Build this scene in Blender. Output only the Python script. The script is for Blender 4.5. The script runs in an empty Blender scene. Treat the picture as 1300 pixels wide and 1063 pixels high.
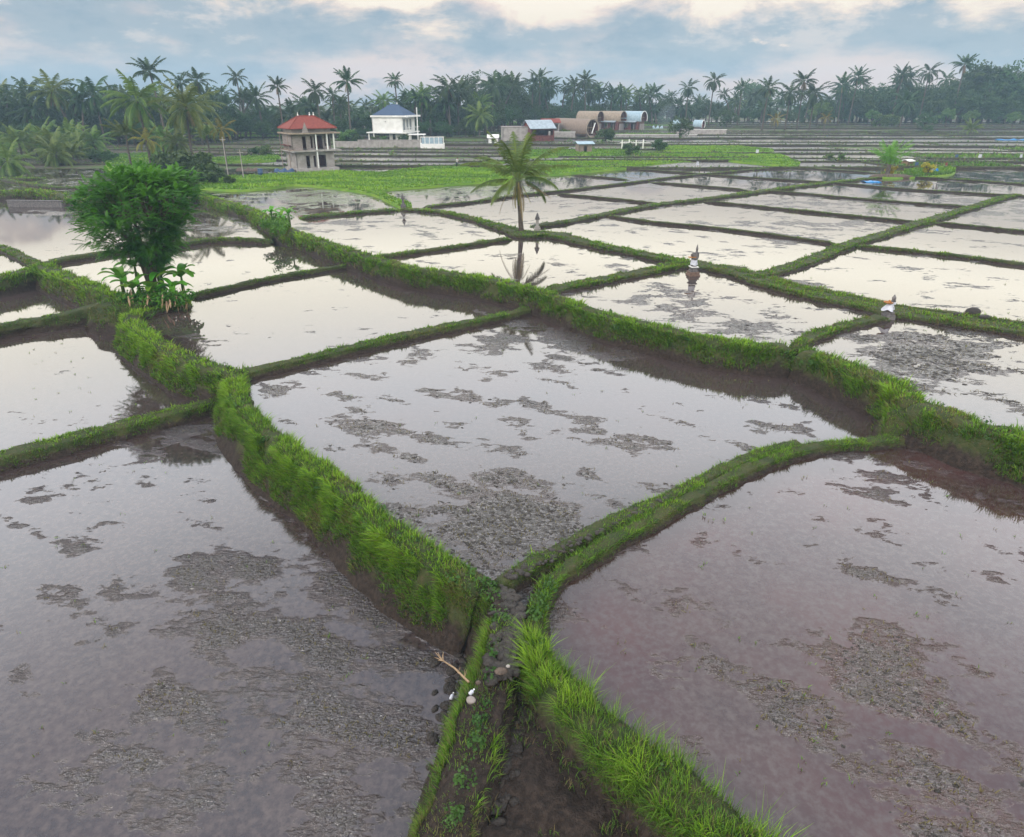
import bpy, bmesh, math, random
import numpy as np
from mathutils import Vector, Matrix
from mathutils.geometry import tessellate_polygon

R = math.radians
rng = np.random.default_rng(7)
random.seed(7)
scene = bpy.context.scene
COL = scene.collection

# ---------------------------------------------------------------- camera model
CAMZ, PITCH, F = 10.0, R(22.7), 862.0
cp, sp = math.cos(PITCH), math.sin(PITCH)
def ray(u, v):
    a, b = (u - 650) / F, (486 - v) / F
    return a, cp + b * sp, -sp + b * cp
def P(u, v, z):
    """ground point at level z seen at photo position u, v"""
    dx, dy, dz = ray(u, v)
    t = (z - CAMZ) / dz
    return (dx * t, dy * t, z)
def proj(x, y, z):
    zz = z - CAMZ
    f = y * cp - zz * sp
    b = y * sp + zz * cp
    return 650 + F * x / f, 486 - F * b / f
def PD(u, v, d):
    """point at ground distance d (along y) on the sight line of u, v"""
    dx, dy, dz = ray(u, v)
    t = d / dy
    return (dx * t, d, CAMZ + dz * t)

# ---------------------------------------------------------------- noise
def _h(i, j, k):
    n = (i * 374761393 + j * 668265263 + k * 2147483647 * 0 + k * 1274126177) & 0xffffffff
    n = ((n ^ (n >> 13)) * 1274126177) & 0xffffffff
    return ((n ^ (n >> 16)) & 0xffff) / 65535.0
def vnoise(x, y, z=0.0):
    x, y = np.asarray(x, float), np.asarray(y, float)
    z = np.asarray(z, float) + np.zeros_like(x)
    xi, yi, zi = np.floor(x), np.floor(y), np.floor(z)
    fx, fy, fz = x - xi, y - yi, z - zi
    fx, fy, fz = [f * f * (3 - 2 * f) for f in (fx, fy, fz)]
    xi, yi, zi = xi.astype(np.int64), yi.astype(np.int64), zi.astype(np.int64)
    r = 0
    for a in (0, 1):
        for b in (0, 1):
            for c in (0, 1):
                w = (fx if a else 1 - fx) * (fy if b else 1 - fy) * (fz if c else 1 - fz)
                r = r + w * _h(xi + a, yi + b, zi + c)
    return r
def fbm(x, y, z=0.0, o=3):
    s, a, t = 0, 0.5, 0
    x, y, z = np.asarray(x, float), np.asarray(y, float), np.asarray(z, float)
    for i in range(o):
        s = s + a * vnoise(x * 2 ** i + 17 * i, y * 2 ** i + 5 * i, z * 2 ** i)
        t += a; a *= .5
    return s / t

# ---------------------------------------------------------------- objects
def tag(o, label=None, cat=None, group=None, kind=None):
    if label: o['label'] = label
    if cat: o['category'] = cat
    if group: o['group'] = group
    if kind: o['kind'] = kind
    return o
def thing(name, label, cat, loc=(0, 0, 0), rz=0, group=None):
    o = bpy.data.objects.new(name, None); COL.objects.link(o)
    o.location = loc; o.rotation_euler = (0, 0, rz); o.empty_display_size = .3
    return tag(o, label, cat, group)
def link(name, me, parent=None, loc=None):
    o = bpy.data.objects.new(name, me); COL.objects.link(o)
    if parent: o.parent = parent
    if loc: o.location = loc
    return o
def copy_tree(o, parent=None):
    c = o.copy(); COL.objects.link(c)
    if parent: c.parent = parent
    for ch in list(o.children): copy_tree(ch, c)
    return c
def np_mesh(name, V, T, mat, attrs=None, smooth=False, size=3):
    """mesh from numpy arrays: V (n,3), T (m,size)"""
    me = bpy.data.meshes.new(name)
    V = np.ascontiguousarray(V, np.float32); T = np.ascontiguousarray(T, np.int32)
    me.vertices.add(len(V)); me.vertices.foreach_set('co', V.ravel())
    me.loops.add(T.size); me.loops.foreach_set('vertex_index', T.ravel())
    me.polygons.add(len(T))
    me.polygons.foreach_set('loop_start', np.arange(0, T.size, size, dtype=np.int32))
    me.polygons.foreach_set('loop_total', np.full(len(T), size, np.int32))
    if smooth: me.polygons.foreach_set('use_smooth', np.ones(len(T), bool))
    for k, a in (attrs or {}).items():
        at = me.attributes.new(k, 'FLOAT', 'POINT'); at.data.foreach_set('value', np.ascontiguousarray(a, np.float32))
    me.materials.append(mat); me.update(); me.validate()
    return me

class MB:
    """collects boxes, tubes and polygons; build() links them as one mesh object"""
    def __init__(s): s.v = []; s.f = []
    def add(s, vs, fs):
        n = len(s.v); s.v += [tuple(v) for v in vs]; s.f += [tuple(i + n for i in f) for f in fs]; return s
    def box(s, x0, x1, y0, y1, z0, z1, b=0.0, M=None):
        vs = [(x, y, z) for z in (z0, z1) for y in (y0, y1) for x in (x0, x1)]
        if M: vs = [M @ Vector(v) for v in vs]
        return s.add(vs, [(0, 2, 3, 1), (4, 5, 7, 6), (0, 1, 5, 4), (2, 6, 7, 3), (0, 4, 6, 2), (1, 3, 7, 5)])
    def tube(s, pts, rad, n=8, cap=True):
        pts = [Vector(p) for p in pts]
        if not hasattr(rad, '__len__'): rad = [rad] * len(pts)
        rings = []
        up = Vector((0, 0, 1)); prev = None
        for i, p in enumerate(pts):
            t = (pts[min(i + 1, len(pts) - 1)] - pts[max(i - 1, 0)])
            if t.length < 1e-9: t = Vector((0, 0, 1))
            t.normalize()
            if prev is None:
                a = t.cross(up if abs(t.z) < .9 else Vector((1, 0, 0))).normalized()
            else:
                a = (prev - t * prev.dot(t)).normalized()
            prev = a; b = t.cross(a)
            rings.append([p + (a * math.cos(2 * math.pi * k / n) + b * math.sin(2 * math.pi * k / n)) * rad[i] for k in range(n)])
        vs = [v for r in rings for v in r]
        fs = [(i * n + k, i * n + (k + 1) % n, (i + 1) * n + (k + 1) % n, (i + 1) * n + k) for i in range(len(pts) - 1) for k in range(n)]
        if cap: fs += [tuple(reversed(range(n))), tuple((len(pts) - 1) * n + k for k in range(n))]
        return s.add(vs, fs)
    def lathe(s, prof, n=12, c=(0, 0, 0)):
        vs = [(c[0] + r * math.cos(2 * math.pi * k / n), c[1] + r * math.sin(2 * math.pi * k / n), c[2] + z) for r, z in prof for k in range(n)]
        fs = [(i * n + k, i * n + (k + 1) % n, (i + 1) * n + (k + 1) % n, (i + 1) * n + k) for i in range(len(prof) - 1) for k in range(n)]
        fs += [tuple(reversed(range(n))), tuple((len(prof) - 1) * n + k for k in range(n))]
        return s.add(vs, fs)
    def sheet(s, grid, th=0.0):
        """grid[i][j] points -> surface"""
        h, w = len(grid), len(grid[0])
        s.add([p for r in grid for p in r], [(i * w + j, i * w + j + 1, (i + 1) * w + j + 1, (i + 1) * w + j) for i in range(h - 1) for j in range(w - 1)])
        return s
    def mesh(s, name, mat, smooth=False):
        me = bpy.data.meshes.new(name); me.from_pydata(s.v, [], s.f)
        if smooth: me.polygons.foreach_set('use_smooth', np.ones(len(s.f), bool))
        me.materials.append(mat); me.update(); return me
    def build(s, name, mat, parent=None, smooth=False):
        return link(name, s.mesh(name, mat, smooth), parent)

# ---------------------------------------------------------------- materials
def newmat(name):
    m = bpy.data.materials.new(name); m.use_nodes = True
    nt = m.node_tree; nt.nodes.clear()
    return m, nt
class N:
    def __init__(s, nt): s.nt = nt
    def n(s, t, **kw):
        x = s.nt.nodes.new(t)
        for k, v in kw.items(): setattr(x, k, v)
        return x
    def l(s, a, b): s.nt.links.new(a, b)
    def val(s, inp, v):
        if isinstance(v, bpy.types.NodeSocket): s.l(v, inp)
        else: inp.default_value = v
    def math(s, op, a, b=0.0, c=None, clamp=False):
        x = s.n('ShaderNodeMath', operation=op, use_clamp=clamp); s.val(x.inputs[0], a); s.val(x.inputs[1], b)
        if c is not None: s.val(x.inputs[2], c)
        return x.outputs[0]
    def map(s, v, a, b, c=0.0, d=1.0, smooth=True):
        x = s.n('ShaderNodeMapRange'); x.interpolation_type = 'SMOOTHSTEP' if smooth else 'LINEAR'
        s.val(x.inputs['Value'], v)
        for k, q in (('From Min', a), ('From Max', b), ('To Min', c), ('To Max', d)): s.val(x.inputs[k], q)
        return x.outputs['Result']
    def mix(s, f, a, b, op='MIX'):
        x = s.n('ShaderNodeMix', data_type='RGBA', blend_type=op)
        s.val(x.inputs['Factor'], f)
        for i, q in ((6, a), (7, b)):
            if isinstance(q, tuple) and len(q) == 3: q = (*q, 1)
            s.val(x.inputs[i], q)
        return x.outputs[2]
    def noise(s, vec, scale, detail=4, rough=.55, dist=0.0, out='Fac'):
        x = s.n('ShaderNodeTexNoise'); x.inputs['Scale'].default_value = scale
        x.inputs['Detail'].default_value = detail; x.inputs['Roughness'].default_value = rough; x.inputs['Distortion'].default_value = dist
        if vec is not None: s.l(vec, x.inputs['Vector'])
        return x.outputs[out]
    def mapping(s, vec, scale=(1, 1, 1), rot=(0, 0, 0), loc=(0, 0, 0)):
        x = s.n('ShaderNodeMapping'); s.l(vec, x.inputs['Vector'])
        x.inputs['Scale'].default_value = scale; x.inputs['Rotation'].default_value = rot; x.inputs['Location'].default_value = loc
        return x.outputs[0]
    def obj(s): return s.n('ShaderNodeTexCoord').outputs['Object']
    def pos(s): return s.n('ShaderNodeNewGeometry').outputs['Position']
    def attr(s, name): return s.n('ShaderNodeAttribute', attribute_name=name).outputs['Fac']
    def bump(s, h, strength=.5, dist=.05, normal=None):
        x = s.n('ShaderNodeBump'); s.val(x.inputs['Strength'], strength); s.val(x.inputs['Distance'], dist); s.l(h, x.inputs['Height'])
        if normal is not None: s.l(normal, x.inputs['Normal'])
        return x.outputs[0]
    def out(s, sh): o = s.n('ShaderNodeOutputMaterial'); s.l(sh, o.inputs['Surface'])
    def bsdf(s, color, rough=.8, normal=None, spec=.3, ior=None, metal=0.0):
        x = s.n('ShaderNodeBsdfPrincipled')
        if isinstance(color, tuple) and len(color) == 3: color = (*color, 1)
        s.val(x.inputs['Base Color'], color); s.val(x.inputs['Roughness'], rough); s.val(x.inputs['Specular IOR Level'], spec); s.val(x.inputs['Metallic'], metal)
        if ior is not None: s.val(x.inputs['IOR'], ior)
        if normal is not None: s.l(normal, x.inputs['Normal'])
        return x.outputs[0]
def simple(name, c1, c2=None, scale=3.0, rough=.85, bump=.3, bd=.02, stretch=(1, 1, 1), spec=.2, metal=0.0):
    m, nt = newmat(name); g = N(nt)
    v = g.mapping(g.obj(), scale=stretch)
    n = g.noise(v, scale, 6, .6)
    c2 = c2 or tuple(x * .7 for x in c1)
    col = g.mix(g.map(n, .35, .65), c1, c2)
    g.out(g.bsdf(col, rough, g.bump(g.noise(v, scale * 4, 4), bump, bd), spec, metal=metal)); return m
def leafmat(name, c1, c2, trans=.35, rough=.5, var=.35, useattr=True):
    """foliage: colour varies over the plant in clumps, from leaf to leaf and from plant to plant"""
    m, nt = newmat(name); g = N(nt)
    n = g.noise(g.obj(), .9, 3)
    f = g.map(n, .35, .65)
    if useattr:
        f = g.math('ADD', g.math('MULTIPLY', f, .45), g.math('MULTIPLY', g.attr('tint'), .55))
    col = g.mix(f, c1, c2)
    oi = g.n('ShaderNodeObjectInfo').outputs['Random']
    hs = g.n('ShaderNodeHueSaturation'); g.l(col, hs.inputs['Color'])
    g.l(g.math('MULTIPLY_ADD', oi, .05, .475), hs.inputs['Hue']); g.l(g.math('MULTIPLY_ADD', oi, var, 1 - var / 2), hs.inputs['Value'])
    c = hs.outputs[0]
    b = g.bsdf(c, rough, spec=.25)
    t = g.n('ShaderNodeBsdfTranslucent'); g.l(c, t.inputs['Color'])
    mx = g.n('ShaderNodeMixShader'); mx.inputs[0].default_value = trans; g.l(b, mx.inputs[1]); g.l(t.outputs[0], mx.inputs[2])
    g.out(mx.outputs[0]); return m

def water_mat(name, dark=1.0, rot=.5, calm=.03, size=7.0, bed=((.050, .033, .030), (.034, .027, .027))):
    """shallow muddy water: brown bed, glossy surface, clods of mud breaking through where the attribute mud is high"""
    m, nt = newmat(name); g = N(nt)
    p = g.pos(); mud = g.attr('mud'); bank = g.attr('bank')
    p2 = g.mapping(p, scale=(1, 2.0, 1), rot=(0, 0, rot))
    big = g.noise(p2, .5, 6, .65)
    wv = g.noise(p, 4.0, 4, .6, 0, 'Color')
    vm = g.n('ShaderNodeVectorMath', operation='MULTIPLY_ADD'); g.l(wv, vm.inputs[0]); vm.inputs[1].default_value = (.5, .5, 0); g.l(p2, vm.inputs[2])
    vo = g.n('ShaderNodeTexVoronoi', voronoi_dimensions='2D'); g.l(vm.outputs[0], vo.inputs['Vector']); vo.inputs['Scale'].default_value = size; vo.inputs['Randomness'].default_value = 1
    cs = g.n('ShaderNodeSeparateColor'); g.l(vo.outputs['Color'], cs.inputs[0])
    big = g.noise(p2, 1.6, 6, .7)
    dens = g.math('ADD', g.math('MULTIPLY_ADD', big, 1.5, -.75), mud)
    patch = g.map(dens, .54, .74); patch2 = g.map(dens, .40, .62)
    rad = g.math('MULTIPLY', g.math('MULTIPLY_ADD', cs.outputs[0], .45, .2), patch)
    poke = g.map(g.math('SUBTRACT', rad, vo.outputs['Distance']), -.06, .08)
    poke = g.math('MULTIPLY', poke, g.map(patch, .05, .3))
    fine = g.noise(p2, 20, 3, .6)
    wet = g.mix(g.map(g.noise(p, .35, 5, .6), .3, .7), *bed)
    wet = g.mix(g.map(g.noise(p, 7, 5, .65), .35, .75), wet, (.080, .058, .052))
    col = g.mix(g.math('MULTIPLY', patch, .45), wet, (.050, .042, .036))
    col = g.mix(g.math('MULTIPLY', poke, dark), col, g.mix(g.map(fine, .35, .65), (.020, .016, .014), (.060, .048, .038)))
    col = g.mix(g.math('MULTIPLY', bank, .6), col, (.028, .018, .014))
    rough = g.math('ADD', calm, g.math('MULTIPLY', poke, .25 + .25 * dark))
    h = g.math('ADD', g.math('MULTIPLY', poke, g.math('SUBTRACT', 1.0, vo.outputs['Distance'])), g.math('MULTIPLY', fine, g.math('MULTIPLY', poke, .35)))
    emb = g.math('MULTIPLY', g.noise(g.mapping(p, scale=(1, 2.4, 1), rot=(0, 0, rot)), 6.5, 3, .5, .3), patch2)
    h = g.math('ADD', h, g.math('MULTIPLY', emb, 1.6 - dark))
    nb = g.bump(h, .8, .055)
    rip = g.noise(g.mapping(p, scale=(1, 2.5, 1), rot=(0, 0, .3)), 2.2, 4)
    nb = g.bump(rip, .04, .01, nb)
    g.out(g.bsdf(col, rough, nb, spec=.5, ior=1.72)); return m

def bank_mat(name, dry=0.0):
    m, nt = newmat(name); g = N(nt)
    p = g.pos(); hf = g.attr('hf')
    n = g.noise(p, 2.2, 6, .65); n2 = g.noise(p, 9, 5, .6)
    mud = g.mix(g.map(n2, .35, .7), (.017, .011, .008), (.046, .031, .023))
    gr = g.mix(g.map(n, .35, .65), (.026, .042, .010), (.055, .060, .018))
    gr = g.mix(g.map(n2, .5, .75), gr, (.075, .060, .028))
    f = g.map(g.math('ADD', hf, g.math('MULTIPLY_ADD', n, .9, -.45)), .3 + dry, .55 + dry)
    col = g.mix(f, mud, gr)
    g.out(g.bsdf(col, .8, g.bump(g.math('ADD', n2, g.noise(p, 25, 4)), .8, .06), .25)); return m

def grass_mat(name, trans=.3):
    m, nt = newmat(name); g = N(nt)
    t = g.attr('tint'); dr = g.attr('dry'); tp = g.attr('tip')
    cr = g.n('ShaderNodeValToRGB'); g.l(t, cr.inputs[0])
    e = cr.color_ramp.elements
    e[0].position = 0; e[0].color = (.018, .052, .008, 1)
    e[1].position = 1; e[1].color = (.25, .41, .022, 1)
    for q, c in ((.35, (.042, .118, .010, 1)), (.7, (.095, .215, .012, 1))):
        k = e.new(q); k.color = c
    col = g.mix(g.map(tp, 0, .45, .6, 0), cr.outputs[0], (.030, .040, .012))  # roots darkened: shade between the blades painted into their colour
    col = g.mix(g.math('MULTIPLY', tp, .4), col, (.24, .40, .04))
    col = g.mix(dr, col, (.17, .125, .06))
    b = g.bsdf(col, .55, spec=.2)
    tr = g.n('ShaderNodeBsdfTranslucent'); g.l(col, tr.inputs['Color'])
    mx = g.n('ShaderNodeMixShader'); mx.inputs[0].default_value = trans; g.l(b, mx.inputs[1]); g.l(tr.outputs[0], mx.inputs[2])
    g.out(mx.outputs[0]); return m

M = dict(
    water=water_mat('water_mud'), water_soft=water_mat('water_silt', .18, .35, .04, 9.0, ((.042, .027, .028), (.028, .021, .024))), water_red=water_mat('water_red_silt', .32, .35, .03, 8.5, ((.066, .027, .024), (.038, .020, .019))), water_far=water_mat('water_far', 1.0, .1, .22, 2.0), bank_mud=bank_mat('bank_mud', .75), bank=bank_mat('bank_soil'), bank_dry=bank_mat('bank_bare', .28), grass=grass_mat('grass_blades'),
    bark=simple('palm_bark', (.13, .105, .085), (.065, .05, .04), 4, stretch=(1, 1, 6), bump=.8, bd=.05),
    bark2=simple('tree_bark', (.10, .075, .055), (.05, .038, .03), 5, bump=.8, bd=.04),
    frond=leafmat('palm_frond', (.011, .034, .013), (.052, .092, .018), .3),
    frond_bright=leafmat('palm_frond_bright', (.045, .10, .014), (.16, .21, .035), .35),
    frond_yellow=leafmat('palm_frond_yellow', (.09, .12, .02), (.30, .24, .03), .35),
    frond_dead=leafmat('palm_frond_dead', (.13, .085, .04), (.24, .16, .07), .2),
    leaf=leafmat('tree_leaf', (.018, .055, .012), (.065, .115, .022), .25),
    leaf_light=leafmat('light_leaf', (.05, .11, .018), (.12, .18, .04), .3),
    leaf_big=leafmat('green_tree_leaf', (.020, .085, .008), (.125, .26, .018), .35, var=0),
    weed=leafmat('weed_leaf', (.025, .075, .012), (.075, .14, .025), .3, var=0),
    banana=leafmat('banana_leaf', (.07, .22, .012), (.17, .38, .03), .4),
    yellow=leafmat('yellow_leaf', (.30, .24, .02), (.45, .38, .03), .3),
    concrete=simple('raw_concrete', (.36, .33, .30), (.26, .23, .21), 1.5, bump=.4),
    brickraw=simple('raw_block', (.30, .26, .24), (.22, .18, .16), 2.5, bump=.5, stretch=(1, 1, 4)),
    white=simple('white_plaster', (.78, .76, .72), (.66, .64, .60), .8, bump=.1),
    redroof=simple('red_tiles', (.25, .06, .042), (.16, .04, .03), 5, bump=.6, stretch=(1, 1, 3)),
    blueroof=simple('blue_tiles', (.07, .10, .16), (.045, .07, .12), 5, bump=.5, stretch=(1, 1, 3)),
    dark=simple('dark_void', (.02, .015, .014), (.012, .01, .01), 2),
    wood=simple('weathered_wood', (.26, .17, .10), (.16, .10, .06), 6, stretch=(1, 1, .3)),
    bamboo=simple('bamboo_skin', (.27, .21, .165), (.18, .13, .10), 3, stretch=(6, 1, 1)),
    redbrown=simple('red_timber', (.16, .055, .045), (.09, .03, .026), 3),
    tin=simple('tin_sheet', (.42, .47, .50), (.30, .34, .37), 2, rough=.45, bump=.2, metal=.3),
    tinblue=simple('pale_blue_sheet', (.33, .43, .48), (.25, .33, .38), 2, rough=.5, bump=.1),
    paleroof=simple('cream_sheet', (.33, .26, .19), (.24, .185, .14), 2),
    blue=simple('blue_tarp', (.02, .22, .50), (.015, .15, .38), 3, rough=.4),
    darkblue=simple('navy_tarp', (.05, .09, .17), (.03, .06, .12), 3, rough=.5),
    cloth=simple('white_cloth', (.58, .58, .62), (.42, .42, .47), 6, bump=.4),
    orange=simple('orange_offering', (.42, .19, .05), (.26, .09, .03), 9),
    stone=simple('shrine_stone', (.17, .155, .15), (.09, .08, .08), 7, bump=.7),
    brick=simple('shrine_brick', (.19, .12, .09), (.11, .075, .06), 8, bump=.6),
    skin=simple('skin', (.26, .14, .09), (.22, .12, .08), 4), shirt=simple('pale_shirt', (.62, .60, .58), (.5, .48, .47), 5),
    trousers=simple('dark_trousers', (.03, .03, .04), (.02, .02, .03), 5), hair=simple('black_hair', (.01, .01, .01), (.02, .015, .012), 9),
    glass=simple('window_glass', (.10, .13, .15), (.07, .09, .11), 1, rough=.08, bump=0, spec=.6),
    clod=simple('wet_mud', (.038, .028, .022), (.020, .015, .012), 9, rough=.45, bump=.9, bd=.05, spec=.4),
    dryclod=simple('dry_mud', (.15, .11, .085), (.08, .058, .045), 9, rough=.8, bump=.9, bd=.05),
    twig=simple('dry_stalk', (.36, .25, .15), (.26, .17, .10), 9),
)

# ---------------------------------------------------------------- polygons
def resample(pts, ds):
    """Catmull-Rom through the points, then even steps"""
    P0 = [np.array(p, float) for p in pts]
    P0 = [2 * P0[0] - P0[1]] + P0 + [2 * P0[-1] - P0[-2]]
    out = []
    for i in range(1, len(P0) - 2):
        a, b, c, d = P0[i - 1:i + 3]
        for t in np.linspace(0, 1, 14, endpoint=False):
            out.append(.5 * ((2 * b) + (-a + c) * t + (2 * a - 5 * b + 4 * c - d) * t * t + (-a + 3 * b - 3 * c + d) * t ** 3))
    out.append(P0[-2]); out = np.array(out)
    L = np.concatenate([[0], np.cumsum(np.linalg.norm(np.diff(out[:, :2], axis=0), axis=1))])
    n = max(2, int(L[-1] / ds) + 1)
    s = np.linspace(0, L[-1], n)
    return np.stack([np.interp(s, L, out[:, k]) for k in range(out.shape[1])], 1)

# patches of half-drowned mud and stubble: photo position, radii, strength
BL = [(600, 640, 190, 50, .95), (630, 690, 130, 60, 1.3), (520, 640, 70, 40, .8), (720, 640, 60, 40, .6), (430, 520, 70, 40, .45), (500, 555, 80, 25, .55), (750, 440, 90, 25, .6), (640, 425, 50, 20, .75),
      (540, 500, 60, 25, .2), (820, 560, 50, 30, .4), (980, 500, 60, 20, .5),
      (430, 870, 210, 150, 1.15), (290, 870, 120, 110, .85), (240, 548, 60, 22, 1.2), (560, 820, 50, 110, 1.3), (330, 730, 120, 35, .75), (90, 740, 60, 25, .4), (470, 1000, 250, 60, .8),
      (60, 640, 60, 20, .45), (430, 700, 80, 50, .6),
      (880, 800, 120, 45, .85), (1090, 715, 60, 30, .85), (1120, 870, 110, 80, .9), (1100, 595, 70, 30, .75), (1200, 960, 160, 70, .7), (1010, 690, 60, 25, .6), (1200, 1020, 200, 60, .7),
      (1190, 455, 130, 35, 1.0), (840, 388, 90, 16, .7), (960, 415, 60, 14, .5), (1020, 360, 60, 12, .3), (1040, 390, 60, 14, .5),
      (400, 252, 90, 12, .7), (600, 243, 90, 8, .7), (1000, 308, 60, 10, .6), (1000, 285, 90, 8, .5), (1060, 260, 100, 7, .6), (1250, 262, 70, 14, .8),
      (70, 270, 50, 6, .5), (30, 372, 60, 10, .6), (290, 290, 50, 10, .7), (440, 285, 60, 6, .5)]
def mudval(x, y, z, base=.1):
    zz = z - CAMZ
    f = np.maximum(y * cp - zz * sp, 1.0); b = y * sp + zz * cp
    u, v = 650 + F * x / f, 486 - F * b / f
    m = np.zeros(len(x))
    for (a, c, ru, rv, s) in BL:
        m = np.maximum(m, min(s, 1.2) * .50 * np.exp(-(((u - a) / ru) ** 2 + ((v - c) / rv) ** 2)))
    ca, sa = math.cos(.5), math.sin(.5)
    fn = fbm((x * ca - y * sa) * .8, (x * sa + y * ca) * 1.6, z, 4) - .5
    return base + m + fn * 1.5 + np.where(v < 300, .06, 0)
def sheet(name, loop, z, mat, grid, kind='structure', edge=None, mudscale=.02, zfun=None):
    """flat polygon at level z, cut into a grid so that it can carry the mud distribution"""
    bm = bmesh.new()
    vs = [bm.verts.new((p[0], p[1], z)) for p in loop]
    for t in tessellate_polygon([[Vector((p[0], p[1], 0)) for p in loop]]):
        try: bm.faces.new([vs[i] for i in t])
        except ValueError: pass
    bmesh.ops.recalc_face_normals(bm, faces=bm.faces)
    if sum(f.normal.z for f in bm.faces) < 0: bmesh.ops.reverse_faces(bm, faces=bm.faces)
    xs = [p[0] for p in loop]; ys = [p[1] for p in loop]
    for ax, lo, hi in ((0, min(xs), max(xs)), (1, min(ys), max(ys))):
        g = np.arange(lo + grid * .37, hi, grid)
        for c in g:
            co = [0, 0, 0]; co[ax] = c; no = [0, 0, 0]; no[ax] = 1
            bmesh.ops.bisect_plane(bm, geom=bm.verts[:] + bm.edges[:] + bm.faces[:], plane_co=co, plane_no=no, dist=1e-5)
    me = bpy.data.meshes.new(name); bm.to_mesh(me); bm.free()
    n = len(me.vertices); co = np.empty(n * 3, np.float32); me.vertices.foreach_get('co', co); co = co.reshape(-1, 3)
    if zfun is not None:
        co[:, 2] = zfun(co[:, 0], co[:, 1]); me.vertices.foreach_set('co', co.ravel())
    a = me.attributes.new('mud', 'FLOAT', 'POINT')
    a.data.foreach_set('value', mudval(co[:, 0], co[:, 1], co[:, 2], mudscale).astype(np.float32))
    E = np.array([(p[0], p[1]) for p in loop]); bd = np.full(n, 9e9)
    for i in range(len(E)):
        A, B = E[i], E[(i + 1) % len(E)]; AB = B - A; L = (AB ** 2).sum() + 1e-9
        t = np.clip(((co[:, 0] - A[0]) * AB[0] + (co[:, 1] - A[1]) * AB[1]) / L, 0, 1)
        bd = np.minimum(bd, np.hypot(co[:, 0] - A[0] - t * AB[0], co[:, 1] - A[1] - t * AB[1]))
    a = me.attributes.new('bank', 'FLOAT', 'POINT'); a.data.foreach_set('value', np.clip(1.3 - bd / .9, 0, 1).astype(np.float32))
    me.materials.append(mat)
    o = link(name, me); o['kind'] = kind; return o

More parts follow.
